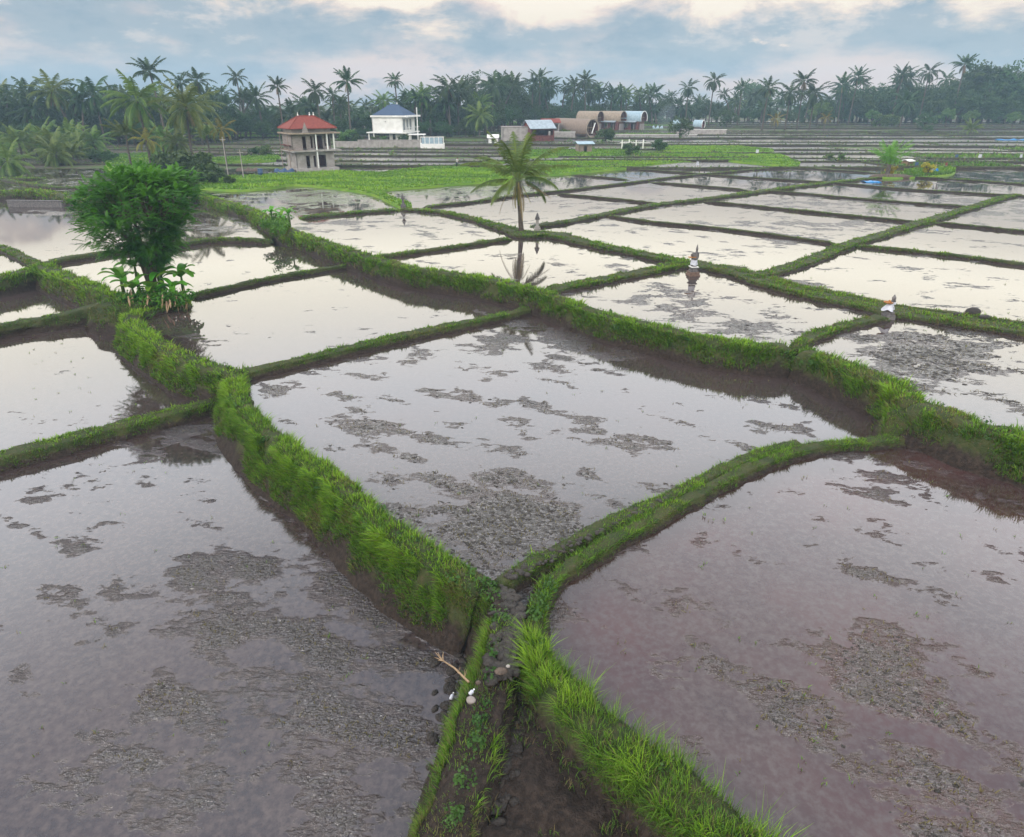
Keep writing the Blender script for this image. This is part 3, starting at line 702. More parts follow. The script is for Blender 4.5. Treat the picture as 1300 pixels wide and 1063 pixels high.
o = link('earth_bank', np_mesh('earth_bank', np.array(bv), np.array(bf), M['bank'], {'hf': bh}, True, 4)); o['kind'] = 'structure'
for (x, x2, y_, dep, sl, zz) in gb_:
    n = int((x2 - x) * dep * 7); xx = rng.uniform(x, x2, n); yy = y_ + 1.0 + xx * sl + rng.uniform(0, dep, n)
    grow(np.stack([xx, yy, np.full(n, zz - .1)], 1), np.tile([0, 0, 1.0], (n, 1)), .45 * (.5 + rng.random(n)), np.full(n, .2), np.clip(.45 + rng.normal(0, .15, n) + .2 * math.sin(x), 0, 1), (rng.random(n) < .12) * .8)
for v0, f0 in zip(bv[2::5], bh[2::5]):
    n = 3 if v0[1] < 150 else 2
    pp = np.array([v0] * n) + rng.normal(0, .35, (n, 3)) * [1, .5, 0.05]
    grow(pp, np.tile([0, 0, 1.0], (n, 1)), np.full(n, .25) * (.5 + rng.random(n)), np.full(n, .2), np.clip(.4 + rng.normal(0, .2, n), 0, 1), (rng.random(n) < .35) * .8)
build_grass('grass', 'grass on the thin banks of the far terraces')

# ---------------------------------------------------------------- plants
def fronds(seed, n, L, nl, lw, spread=(80, -35), wdt=.5, up=0.0, droop=1.0, crownr=.12):
    """palm fronds: curved rachis with two rows of leaflets; returns triangles and tints"""
    r = np.random.default_rng(seed); V = []; T = []; tint = []
    for k in range(n):
        q = (k + .5) / n
        az = k * 2.39996 + r.normal(0, .18); el = R(spread[0] + (spread[1] - spread[0]) * q ** .9 + r.normal(0, 6))
        Lk = L * (.72 + .35 * math.sin(math.pi * min(1, q * .8 + .2))) * r.uniform(.88, 1.1); dr = droop * r.uniform(.85, 1.35) * (1.15 if q > .25 else .7)
        hx = np.array([math.cos(az), math.sin(az), 0]); tw = r.normal(0, .35)
        S = 12; pts = [np.array([0, 0, 0.]) + hx * crownr]; dirs = []
        for i in range(S):
            e = el - dr * ((i + .5) / S) ** 1.3
            d = hx * math.cos(e) + np.array([0, 0, math.sin(e)]); dirs.append(d); pts.append(pts[-1] + d * Lk / S)
        dirs.append(dirs[-1]); pts = np.array(pts); dirs = np.array(dirs)
        sidev = np.array([-hx[1], hx[0], 0]); tk = r.uniform(0, 1) * .6 + .4 * (1 - q)
        # rachis
        for i in range(S):
            w0, w1 = L * .011 * (1.6 - i / S), L * .011 * (1.6 - (i + 1) / S); b = len(V)
            V += [pts[i] - sidev * w0, pts[i] + sidev * w0, pts[i + 1] + sidev * w1, pts[i + 1] - sidev * w1]; T += [(b, b + 1, b + 2), (b, b + 2, b + 3)]; tint += [1.0] * 4
        for j in range(nl):
            s = .16 + .84 * (j + .5) / nl; fi = s * S; i = min(int(fi), S - 1); p = pts[i] + (pts[i + 1] - pts[i]) * (fi - i); d = dirs[i]
            ll = L * wdt * .42 * math.sin(math.pi * min(1, (s * .82 + .16))) ** .6 * r.uniform(.85, 1.12)
            nrm = np.cross(sidev, d)
            for sg in (-1, 1):
                o_ = sidev * sg * math.cos(tw * .6 * s) + nrm * sg * math.sin(tw * .6 * s)
                ld = o_ * .80 + d * (.45 + .5 * s) + np.array([0, 0, -.28 - .45 * r.random()]) ; ld /= np.linalg.norm(ld)
                b = len(V); wv = d * lw * .5
                m_ = p + ld * ll * .55 + np.array([0, 0, .03 * ll]); t_ = p + ld * ll + np.array([0, 0, -.16 * ll])
                V += [p - wv, p + wv, m_ + wv * .8, m_ - wv * .8, t_]; T += [(b, b + 1, b + 2), (b, b + 2, b + 3), (b + 3, b + 2, b + 4)]; tint += [tk + r.uniform(-.15, .15)] * 5
    return np.array(V), np.array(T), np.clip(tint, 0, 1)
def frond_mesh(name, mat, *a, **k):
    V, T, t = fronds(*a, **k); return np_mesh(name, V, T, M[mat], {'tint': t})
def coconut_mesh(seed, r_=.16, n=7, c=.32):
    mb = MB(); r = random.Random(seed)
    for i in range(n):
        a = r.uniform(0, 6.28); mb.lathe([(.03, -r_), (r_ * .8, -r_ * .6), (r_, 0), (r_ * .7, r_ * .7), (.03, r_)], 7, (c * math.cos(a), c * math.sin(a), -.25 - r.random() * .3))
    return mb.mesh('coconut_bunch', M['leaf_light'], True)
FAR = [frond_mesh('crown', 'frond', 11 + i, n, L * 1.08, 20, .21, spread=sp_, droop=dr) for i, (n, L, sp_, dr) in enumerate([
    (22, 4.0, (82, -40), 1.0), (26, 4.4, (78, -55), 1.2), (18, 3.6, (85, -20), .9), (24, 4.2, (80, -60), 1.35), (16, 3.8, (75, -30), 1.1)])]
MIDY = [frond_mesh('crown', 'frond_bright', 31 + i, n, L * 1.05, 28, .14, spread=sp_, droop=dr) for i, (n, L, sp_, dr) in enumerate([
    (20, 3.6, (86, 5), .95), (26, 4.3, (80, -50), 1.1), (18, 3.2, (85, 10), .8)])]
YEL = [frond_mesh('crown', 'frond_yellow', 51, 15, 3.2, 20, .12, spread=(75, -35), droop=1.2)]
DEADF = frond_mesh('dead_fronds', 'frond_dead', 61, 7, 3.2, 15, .13, spread=(-50, -80), droop=.5)
NUTS = coconut_mesh(3)
def palm(x, y, z, h, label=None, crown=None, cs=1.0, lean=(0, 0), group=None, rad=.17, cat='palm tree', dead=True, nuts=True, name='coconut_palm', rz=None):
    t = thing(name, label, cat, (x, y, z), 0, group)
    pts = []; n = 7
    for i in range(n + 1):
        s = i / n; pts.append((lean[0] * s ** 1.6, lean[1] * s ** 1.6, -.4 + (h + .4) * s))
    mb = MB().tube(pts, [rad * (1.7 if i == 0 else 1.15 - .35 * i / n) for i in range(n + 1)], 8); mb.build('trunk', M['bark'], t, True)
    a = rz if rz is not None else random.uniform(0, 6.28)
    me = crown or (random.choice(FAR) if random.random() > .1 else MIDY[1])
    c = link('crown', me, t, (lean[0], lean[1], h)); c.rotation_euler = (random.uniform(-.12, .12), random.uniform(-.12, .12), a); c.scale = (cs, cs, cs)
    if dead: c = link('dead_fronds', DEADF, t, (lean[0], lean[1], h)); c.rotation_euler = (0, 0, a); c.scale = (cs * .8,) * 3
    if nuts: c = link('coconut_bunch', NUTS, t, (lean[0], lean[1], h)); c.scale = (cs,) * 3
    return t
def leafcloud(seed, centres, radii, per, size, asp=.5, flat=.5, updir=.35):
    """leaf faces spread through clumps"""
    r = np.random.default_rng(seed); C = np.repeat(np.array(centres), per, 0); Rr = np.repeat(np.array(radii), per, 0)
    n = len(C); d = r.normal(0, 1, (n, 3)); d /= np.linalg.norm(d, axis=1)[:, None]
    rad = Rr * (.55 + .5 * r.random(n)) ; p = C + d * rad[:, None] * [1, 1, flat + .25]
    nrm = d * .6 + r.normal(0, .55, (n, 3)) + [0, 0, updir]; nrm /= np.linalg.norm(nrm, axis=1)[:, None]
    a = np.cross(nrm, r.normal(0, 1, (n, 3))); a /= np.linalg.norm(a, axis=1)[:, None]; b = np.cross(nrm, a)
    s = (size * r.uniform(.6, 1.25, n))[:, None]
    V = np.stack([p - a * s, p - b * s * asp - a * s * .1, p + a * s - nrm * s * .2, p + b * s * asp - a * s * .1], 1).reshape(-1, 3)
    T = np.arange(n * 4).reshape(-1, 4)
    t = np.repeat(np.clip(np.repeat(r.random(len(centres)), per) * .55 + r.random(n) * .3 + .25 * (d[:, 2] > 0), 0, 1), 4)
    return V, T, t
weeds()
def broad_proto(seed, w, h, nc, per, size, mat='leaf', trunk=.35, crown0=.3, top=1.0):
    r = np.random.default_rng(seed); cs, rs = [], []
    while len(cs) < nc:
        d = r.normal(0, 1, 3); d /= np.linalg.norm(d); q = r.random() ** .45
        x, y_, zz = d * q; hz = (zz * .5 + .5)
        ww = (w / 2) * (1 - .35 * abs(hz - .45)) * (.75 + .5 * vnoise(np.array([x * 2 + seed]), np.array([y_ * 2]), np.array([zz * 2]))[0])
        cs.append((x * ww, y_ * ww, h * (crown0 + (1 - crown0) * hz * .95) * (.92 + .12 * r.random()))); rs.append(w * r.uniform(.09, .17))
    V, T, t = leafcloud(seed, cs, rs, per, size)
    cm = np_mesh('crown', V, T, M[mat], {'tint': t}, False, 4)
    mb = MB(); tr = h * .022 + .06
    mb.tube([(0, 0, -.4), (.05, 0, h * .2), (0, .1, h * .45)], [tr * 1.4, tr, tr * .7], 7)
    for i in range(0, nc, max(1, nc // 9)):
        c = cs[i]; mb.tube([(0, .05, h * .3), (c[0] * .5, c[1] * .5, (h * .35 + c[2]) * .52), c], [tr * .6, tr * .4, tr * .12], 5)
    return cm, mb.mesh('trunk', M['bark2'], True)
BROAD = [broad_proto(71, 11, 12, 55, 46, .42), broad_proto(72, 9, 13, 48, 46, .40), broad_proto(73, 13, 11, 60, 46, .45), broad_proto(74, 8, 7, 40, 40, .32, crown0=.12)]
BUSH = [broad_proto(81, 4.2, 2.6, 30, 45, .22, 'leaf', crown0=.02), broad_proto(82, 3.4, 2.6, 26, 45, .2, 'leaf_light', crown0=.02), broad_proto(83, 5, 3.2, 34, 45, .24, 'leaf', crown0=.02)]
YBUSH = broad_proto(84, 2.2, 1.8, 16, 40, .14, 'yellow', crown0=.05); YTREE = broad_proto(85, 6, 6, 30, 42, .3, 'leaf_light', crown0=.35)
def broad(x, y, z, proto, s=1.0, label=None, cat='tree', group=None, name='broadleaf_tree', sz=None, crown_name='crown'):
    t = thing(name, label, cat, (x, y, z), random.uniform(0, 6.28), group); t.scale = (s, s, sz or s)
    link('trunk', proto[1], t); link(crown_name, proto[0], t); return t

def gh_(x, y): return float(Tz(y)) if y > 100 else 1.0
def palm_at(u, vtop, d, label=None, cs=1.0, **k):
    X_, Y_, Z_ = PD(u, vtop, d); z0 = gh_(X_, Y_); h = max(1.2, Z_ - z0); ln = k.pop('lean', (random.uniform(-.06, .06) * h, random.uniform(-.04, .04) * h))
    return palm(X_ - ln[0], Y_ - ln[1], z0, h, label, cs=cs, lean=ln, **k)
def broad_at(u, vtop, d, proto, label=None, hproto=12.0, **k):
    X_, Y_, Z_ = PD(u, vtop, d); z0 = gh_(X_, Y_); h = max(1.0, Z_ - z0); return broad(X_, Y_, z0, proto, h / hproto, label, **k)
random.seed(21)
g0 = 'tall coconut palms standing out of the treeline'
for u, v, d, lab, kw in [
    (174, 128, 100, 'big coconut palm with long spreading fronds behind the round green tree, left of its pair', dict(cs=1.08, crown=MIDY[1])),
    (236, 136, 100, 'bushy coconut palm with brownish hanging fronds behind the round green tree, right of its pair', dict(cs=1.12, crown=MIDY[1])),
    (190, 92, 135, 'tallest coconut palm rising above the big spreading palms at left', dict(cs=.95, crown=FAR[2], dead=False)),
    (300, 99, 175, 'lone slim coconut palm standing clear against the sky left of the red-roofed house', dict(cs=.95, crown=FAR[4], dead=False)),
    (34, 116, 140, 'coconut palm left of the leaning pale-trunked palm at the far left', dict(cs=.9)),
    (66, 117, 138, 'coconut palm with a pale bare leaning trunk at the far left', dict(cs=1.05, lean=(-2.2, 0), rad=.2)),
    (119, 121, 140, 'drooping coconut palm between the pale-trunked palm and the big spreading palms', dict(cs=1.15, crown=FAR[3])),
    (229, 105, 150, 'coconut palm peeking up behind the big spreading palms, left one', dict(cs=.9)),
    (250, 103, 152, 'coconut palm peeking up behind the big spreading palms, right one', dict(cs=.9)),
    (352, 110, 150, 'slender coconut palm with a pale trunk just left of the red roof', dict(cs=.8, crown=FAR[2])),
    (400, 116, 150, 'coconut palm right behind the red roof of the unfinished house', dict(cs=.9, dead=False)),
    (422, 121, 160, 'smaller coconut palm just right of the red roof', dict(cs=.85)),
    (441, 104, 150, 'tall coconut palm with upright fronds between the red and the blue roof', dict(cs=1.1, crown=FAR[2])),
    (501, 103, 170, 'thin coconut palm rising straight above the blue roof', dict(cs=.8, crown=FAR[4], dead=False)),
    (568, 112, 165, 'coconut palm with yellowing hanging fronds right of the blue-roofed villa', dict(cs=1.15, crown=FAR[3])),
    (535, 122, 165, 'coconut palm behind the white pole beside the villa', dict(cs=1.0)),
    (609, 148, 160, 'low coconut palm with pale fronds before the dark wood left of the concrete shed', dict(cs=1.1, crown=MIDY[1])),
    (685, 100, 205, 'coconut palm cresting the wood above the concrete sheds', dict(cs=1.1)),
    (743, 103, 210, 'coconut palm cresting the wood above the barrel-roofed houses', dict(cs=1.0)),
    (874, 112, 215, 'dark-crowned coconut palm standing free above the smoke', dict(cs=.95, dead=False)),
    (907, 103, 205, 'tall coconut palm right of the smoke with a free crown', dict(cs=.95)),
    (942, 112, 205, 'slender pale-trunked coconut palm between the smoke and the wood at right', dict(cs=.8)),
    (976, 112, 185, 'coconut palm with a bare white trunk right of the long low huts', dict(cs=1.1, rad=.2)),
    (1004, 118, 188, 'coconut palm second right of the bare white trunk', dict(cs=1.1)),
    (1021, 103, 190, 'coconut palm with raised fronds right of centre above the far terraces', dict(cs=1.15, crown=FAR[2])),
    (1035, 118, 190, 'leafy coconut palm directly right of the raised-frond palm', dict(cs=1.1, crown=FAR[1])),
    (1070, 108, 215, 'coconut palm at the left end of the high wood at right', dict(cs=1.1)),
    (1090, 98, 215, 'coconut palm second along the crest of the high wood at right', dict(cs=1.1)),
    (1146, 95, 215, 'coconut palm halfway along the crest of the high wood at right', dict(cs=1.05)),
    (1180, 92, 215, 'coconut palm on the crest of the high wood, left of the highest one', dict(cs=1.05)),
    (1225, 82, 215, 'highest coconut palm on the crest of the wood at right', dict(cs=1.2)),
    (1150, 130, 195, 'coconut palm with a pale leaning trunk in front of the high wood', dict(cs=1.1)),
    ]:
    if d > 145: kw['cs'] = kw.get('cs', 1) * .84
    palm_at(u, v, d, lab, **{**dict(nuts=d < 160), **kw})
# young palms near the fields
for u, v, d, lab, kw in [
    (160, 172, 100, 'young yellow-green palm under the left big spreading palm', dict(crown=MIDY[2], cs=.9)),
    (186, 178, 98, 'small palm with orange-yellow fronds behind the round green tree', dict(crown=YEL[0], cs=.8)),
    (281, 165, 103, 'slim yellowish palm with a thin trunk left of the red-roofed house', dict(crown=YEL[0], cs=.75, rad=.1)),
    (70, 188, 112, 'bushy young palm with upright fronds beside the dark far-left water', dict(crown=MIDY[0], cs=1.0)),
    (100, 184, 118, 'pale bushy young palm just right of the upright one at far left', dict(crown=MIDY[1], cs=.9)),
    (10, 205, 92, 'low yellowish palm at the left edge of the picture', dict(crown=MIDY[1], cs=.8)),
    (45, 190, 118, 'low leafy palm second from the left edge', dict(crown=MIDY[0], cs=.8)),
    (985, 152, 182, 'small yellow-green palm at the foot of the white-trunked palm', dict(crown=YEL[0], cs=.8)),
    (1049, 150, 185, 'small palm with one yellow frond right of centre on the far terraces', dict(crown=YEL[0], cs=.7)),
    (1233, 164, 168, 'small fan-shaped green palm on the far terraces at right', dict(crown=MIDY[0], cs=.75)),
    ]:
    palm_at(u, v, d, lab, dead=False, nuts=False, name='young_palm', rad=kw.pop('rad', .14), **kw)
random.seed(77)
for i, (u, v, d, cr, cs) in enumerate([(-12, 192, 104, 1, 1.1), (24, 182, 110, 0, 1.2), (55, 178, 120, 1, 1.3), (88, 176, 122, 0, 1.3), (118, 180, 120, 1, 1.1), (70, 196, 104, 1, 1.1), (92, 198, 106, 2, 1.0), (-40, 180, 110, 0, 1.2), (205, 176, 112, 1, 1.0), (262, 172, 115, 0, .9), (224, 182, 104, 1, .9)]):
    palm_at(u, v, d, 'bushy young palm among the low green growth at the far left', cs=cs * .78, crown=MIDY[cr], dead=False, nuts=False, name='young_palm', rad=.15, group='bushy young palms at the far left')
palm(*PD(1130, 205, 88)[:2], 1.0, 1.5, 'short bright young palm with fountain-like fronds beside the heap of earth and blue tarp', crown=frond_mesh('crown', 'banana', 101, 15, 2.9, 24, .07, spread=(89, 42), droop=.75), cs=1.15, dead=False, nuts=False, name='young_palm', rad=.28, lean=(0, 0))
# the lone palm on the bank in the middle
def lone_palm():
    x, y_, z = P(662, 294, 1.1)
    t = thing('coconut_palm', 'lone young coconut palm on the grassy bank amid the flooded fields', 'palm tree', (x, y_, z))
    MB().tube([(0, 0, -.3), (-.03, 0, .25), (-.10, 0, 1.2), (-.20, 0, 2.4), (-.26, 0, 3.5)], [.27, .19, .15, .14, .17], 12).build('trunk', M['bark'], t, True)
    a = link('crown', frond_mesh('crown', 'frond_bright', 93, 19, 3.75, 54, .065, spread=(89, -6), droop=.85, wdt=.48), t, (-.26, 0, 3.6)); a.rotation_euler = (0, 0, .9)
    b = link('dead_fronds', frond_mesh('dead_fronds', 'frond_dead', 97, 5, 2.6, 24, .05, spread=(-15, -75), droop=.5, wdt=.3), t, (-.26, 0, 3.5))
    b = link('yellow_fronds', frond_mesh('yellow_fronds', 'frond_yellow', 98, 3, 1.9, 24, .05, spread=(-40, -70), droop=.5, wdt=.4), t, (-.26, 0, 3.5))
lone_palm()
# the massed treeline
SK = [(-120, 112), (0, 118), (50, 120), (100, 124), (140, 126), (200, 120), (270, 116), (330, 124), (380, 130), (420, 126), (500, 124), (560, 114), (640, 104), (700, 106), (760, 114), (820, 118), (900, 116), (960, 122), (1000, 120), (1060, 112), (1100, 102), (1150, 97), (1200, 96), (1250, 88), (1300, 90), (1420, 88)]
def sky_y(u): return float(np.interp(u, [a for a, b in SK], [b for a, b in SK]))
def base_d(u): return float(np.interp(u, [0, 250, 320, 600, 680, 820, 900, 1300], [140, 145, 160, 168, 205, 218, 222, 218]))
random.seed(4); u = -115
while u < 1420:
    for row in range(2):
        uu = u + random.uniform(-6, 6); d = base_d(uu) + row * 16 + random.uniform(-4, 8)
        pr = .35 if uu > 1080 else .8
        if random.random() < pr: palm_at(uu, sky_y(uu) + abs(random.gauss(0, 12)) + 1, d, 'coconut palm massed among others in the hazy treeline along the horizon', cs=random.uniform(.62, 1.1), lean=(random.gauss(0, 1.3), random.gauss(0, 1)), group='coconut palms massed in the treeline', dead=False, nuts=False, rad=.2)
    for _k in range(2):
        uu = u + random.uniform(-6, 6)
        broad_at(uu, sky_y(uu) + (10 if uu < 1080 else 2) + abs(random.gauss(0, 12)), base_d(uu) + random.uniform(0, 20), random.choice(BROAD[:3]), 'dark leafy tree massed among the palms of the treeline', group='leafy trees massed in the treeline')
    u += 12
u = -115
while u < 1420:       # lower trees filling the foot of the wood
    uu = u + random.uniform(-5, 5); d = base_d(uu) - random.uniform(0, 5)
    broad_at(uu, sky_y(uu) + random.uniform(24, 40), d, random.choice(BROAD), 'low leafy tree at the shaded foot of the treeline', hproto=11.0, group='low trees at the foot of the treeline')
    u += 13
for u, v, d, lab in [(960, 98, 300, 'round-topped tree rising hazily behind the palms right of the smoke'), (1282, 83, 222, 'big rounded dark tree at the right end of the high wood'), (1262, 84, 224, 'rounded dark tree left of the biggest one at the right end'),
                     (1245, 82, 226, 'broad dark tree beside the highest palm at right'), (640, 98, 200, 'open-branched leafy tree rising above the wood left of the lone palm crown'), (598, 96, 205, 'thin-crowned tree with sparse tufts at the top of the wood')]:
    broad_at(u, v, d, BROAD[1 if d < 250 else 2], lab)
for i, (u, v, d, pr, lab, hp) in enumerate([
    (925, 138, 198, BROAD[3], 'small round tree at the edge of the terraces right of the arched huts', 7.), (865, 148, 158, BROAD[3], 'small dark tree standing before the arched huts', 7.),
    (838, 175, 128, BUSH[0], 'dark round bush behind the bright seed bed', 2.6), (802, 180, 120, BUSH[2], 'dark bush left of the four white posts\' right end', 3.2),
    (1042, 130, 205, YTREE, 'yellowish tree behind the small palms right of centre', 6.), (1205, 138, 200, YTREE, 'yellow-leaved tree in front of the high wood at right', 6.),
    (1178, 142, 190, BROAD[3], 'dark green bush-like tree left of the yellow-leaved tree', 7.), (1235, 140, 205, YTREE, 'pale green tree right of the yellow-leaved tree', 6.), (1290, 142, 195, YTREE, 'pale leafy tree at the right edge of the picture', 6.),
    (1110, 140, 205, YTREE, 'light green tree behind the young banana row at right', 6.),
    (1120, 143, 203, BUSH[1], 'light green bush row plant below the high wood, left one', 2.6), (1135, 144, 203, BUSH[1], 'light green bush row plant below the high wood, right one', 2.6),
    (5, 178, 118, BUSH[1], 'light bush at the left edge above the dark water', 2.6), (30, 172, 125, BROAD[3], 'dark round tree at far left above the low palms', 7.),
    (85, 200, 108, BUSH[2], 'dark bush below the pair of bushy young palms', 3.2), (118, 188, 110, BUSH[0], 'rounded grey-green bush right of the bushy young palms', 2.6), (135, 190, 108, BUSH[2], 'dark wide bush left of the green clearing', 3.2), (60, 204, 106, BUSH[1], 'brownish light bush by the far-left water', 2.6),
    (215, 190, 90, BUSH[0], 'dark shrub just behind the round green tree, left one', 2.6), (240, 186, 84, BUSH[2], 'large green shrub behind the round green tree', 3.2), (262, 205, 80, BUSH[0], 'low shrub right of the large shrub', 2.6),
    (290, 222, 80, BUSH[0], 'small round dark bush on the grass left of the house', 2.6), (252, 192, 92, BUSH[1], 'light green shrub right behind the large green shrub', 2.6),
    (335, 183, 118, BUSH[1], 'light green bush left of the unfinished house', 2.6), (322, 186, 120, BUSH[0], 'dark bush left of the light green one by the house', 2.6), (440, 163, 140, BUSH[1], 'light green plant between the house and the villa', 2.6),
    (450, 168, 140, BUSH[0], 'dark bush left of the villa', 2.6), (512, 170, 148, BUSH[0], 'dark bush at the right corner of the villa', 2.6), (487, 172, 148, BUSH[1], 'green plant in front of the villa lower floor', 2.6),
    (474, 173, 147, BUSH[1], 'light plant under the villa overhang', 2.6), (770, 161, 150, BUSH[0], 'bush at the open mouth of the big barrel house', 2.6), (718, 163, 160, BUSH[1], 'small tree in front of the big barrel house wall', 2.6),
    (1055, 198, 112, BUSH[1], 'low green clump on the far bank, left one', 2.6), (1069, 198, 112, BUSH[1], 'low green clump on the far bank, right one', 2.6), (1180, 158, 175, BROAD[3], 'leaning dark tree on the far terraces at right', 7.)]):
    broad_at(u, v, d, pr, lab, hproto=hp, name='bush' if pr in BUSH else 'broadleaf_tree', cat='bush' if pr in BUSH else 'tree')
x_, y_, _ = P(1177, 222, 1.1); broad(x_, y_, 1.05, YBUSH, .95, 'bright yellow-leaved shrub on the grassy bank right of the young palm', 'shrub', name='shrub')
x_, y_, _ = P(1131, 222, 1.1); broad(x_, y_, 1.05, YBUSH, .7, 'yellow-orange leaved shrub at the foot of the short young palm', 'shrub', name='shrub')

# the round tree by the bank
def big_tree():
    x, y_, z = P(196, 376, .4)
    H = 0; t = thing('feathery_tree', 'round-crowned bright green feathery tree on the bank above the banana plants', 'tree', (x, y_, z))
    r = np.random.default_rng(5); H = 6.75
    tips = []; mb = MB()
    # outline of the crown: half width at a height (m)
    def halfw(h): return float(np.interp(h, [2.0, 2.5, 3.1, 3.8, 4.5, 5.2, 5.9, 6.4, 6.75], [.9, 1.9, 2.75, 3.2, 3.35, 3.25, 2.9, 2.2, .7]))
    clumps = []
    while len(clumps) < 400:
        h = 1.95 + 4.5 * r.random() ** .85; a = r.random() * 6.283; hw = halfw(h); q = (r.random() ** .42)
        if q < .45 and h < 5: continue
        lump = .55 + .8 * float(vnoise(np.array([math.cos(a) * 1.3 + 5]), np.array([math.sin(a) * 1.3]), np.array([h * .9]))[0])
        hw *= lump
        if float(vnoise(np.array([a * 1.4]), np.array([h * 1.3]), np.array([9.]))[0]) < .34 and h < 5.8: continue
        hw *= .80
        clumps.append((math.cos(a) * hw * q + .15 + .25 * (h - 2) / 3, math.sin(a) * hw * q, h - .25 * q * (h > 5.5)))
    stems = []
    for k in range(8):
        a = k * .785 + r.normal(0, .2); rr = .6 + .5 * r.random(); top = 4.6 + r.random() * .9
        pts = [(math.cos(a) * .1, math.sin(a) * .1, -.4), (math.cos(a) * .16, math.sin(a) * .16, .9), (math.cos(a) * rr * .5, math.sin(a) * rr * .5, 2.3), (math.cos(a) * rr * 1.3, math.sin(a) * rr * 1.3, 3.6), (math.cos(a) * rr * 1.9, math.sin(a) * rr * 1.9, top)]
        mb.tube(pts, [.13, .11, .09, .06, .03], 7); stems.append(pts)
    for i, c in enumerate(clumps):
        if i % 2: continue
        s = min(stems, key=lambda q: min((q[2][0] - c[0]) ** 2 + (q[2][1] - c[1]) ** 2, (q[3][0] - c[0]) ** 2 + (q[3][1] - c[1]) ** 2))
        p = Vector(s[2] if c[2] < 3.8 else s[3]); cc = Vector(c); m_ = p.lerp(cc, .55) + Vector((0, 0, -.12))
        mb.tube([p, m_, cc], [.04, .025, .01], 5)
    mb.build('trunk', M['bark2'], t, True)
    # feathery sprays: each clump carries rosettes of pinnate leaves
    V = []; T = []; tn = []
    for c in clumps:
        c = np.array(c); out = c - np.array([0, 0, 3.6]); out /= np.linalg.norm(out); ct = r.random()
        for q in range(12):
            p0 = c + r.normal(0, .17, 3) * [1.2, 1.2, .7]; dd = out * .7 + r.normal(0, .55, 3) + [0, 0, .1]; dd[2] *= .6; dd /= np.linalg.norm(dd)
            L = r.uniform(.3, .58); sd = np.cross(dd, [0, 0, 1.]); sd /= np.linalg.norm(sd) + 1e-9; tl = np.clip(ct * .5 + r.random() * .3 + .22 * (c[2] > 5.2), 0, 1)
            for j in range(9):
                s = (j + .6) / 9; p = p0 + dd * L * s + np.array([0, 0, -.22 * L * s * s]); w = .085 * math.sin(math.pi * (s * .8 + .15)) + .02
                for sg in (-1, 1):
                    tip = p + sd * sg * w + dd * .05 + np.array([0, 0, -.03 - .02 * r.random()]); b = len(V)
                    V += [p - dd * .02, p + dd * .02, tip + dd * .012, tip - dd * .012]; T.append((b, b + 1, b + 2, b + 3)); tn += [tl] * 4
    link('crown', np_mesh('crown', np.array(V), np.array(T), M['leaf_big'], {'tint': tn}, False, 4), t)
big_tree()

def banana(x, y, z, h, label, seed, n=6, group=None, L=1.3, bare=False):
    r = random.Random(seed); t = thing('banana_plant', label, 'banana plant', (x, y, z), r.uniform(0, 6.28), group)
    MB().tube([(0, 0, -.2), (.02, 0, h * .5), (0, .03, h)], [.10, .085, .05], 8).build('stem', M['twig' if bare else 'leaf_light'], t, True)
    for k in range(n):
        a = k * 2.4 + r.uniform(-.3, .3); e = R(r.uniform(35, 82)); Lk = L * r.uniform(.75, 1.15); g = []; p = Vector((0, 0, h * .95)); W_ = Lk * .17
        for i in range(9):
            s = i / 8; w = W_ * (math.sin(math.pi * min(1, s * .9 + .06)) ** .55) if s > .12 else .02
            hv = Vector((math.cos(a), math.sin(a), 0)); sv = Vector((-hv.y, hv.x, 0)); lift = Vector((0, 0, w * .35))
            g.append([p + sv * w + lift, p + sv * w * .5 + lift * .6, p, p - sv * w * .5 + lift * .6, p - sv * w + lift])
            e -= .13 + .12 * s; p = p + (hv * math.cos(e) + Vector((0, 0, math.sin(e)))) * Lk / 8
        mb = MB().sheet(g); me = mb.mesh('leaf', M['banana'], True)
        at = me.attributes.new('tint', 'FLOAT', 'POINT'); at.data.foreach_set('value', np.full(len(mb.v), r.random(), np.float32)); link('leaf', me, t)
for i, (u, v, h, n, L, lab) in enumerate([
    (158, 374, .9, 4, 1.2, 'banana plant with broad leaves at the left end of the clump under the round tree'), (172, 382, .7, 5, 1.1, 'banana plant second from the left under the round tree'),
    (178, 372, 1.5, 4, 1.2, 'tall banana plant with one upright leaf left of the tree trunk'), (196, 381, .6, 6, .95, 'low banana plant in front of the tree trunk'),
    (210, 374, 1.2, 5, 1.2, 'tall banana plant just right of the tree trunk'), (222, 380, .7, 5, 1.0, 'low banana plant near the right end of the clump under the tree'),
    (234, 376, 1.1, 6, 1.1, 'banana plant at the right end of the clump under the round tree'), (204, 366, 1.6, 5, 1.1, 'tall leafy plant behind the tree trunk')]):
    p = P(u, v, .45); banana(p[0], p[1], .4, h, lab, 40 + i, n + 3, 'banana plants under the round tree', L * 1.08)
for i, (u, v, h, lab) in enumerate([(346, 284, .9, 'banana plant on the bank corner, leftmost of three'), (358, 286, .7, 'middle banana plant on the bank corner'), (368, 288, 1.0, 'rightmost banana plant on the bank corner with an upright leaf')]):
    p = P(u, v, 1.15); banana(p[0], p[1], 1.1, h, lab, 70 + i, 6, 'banana plants on the bank corner', 1.0)
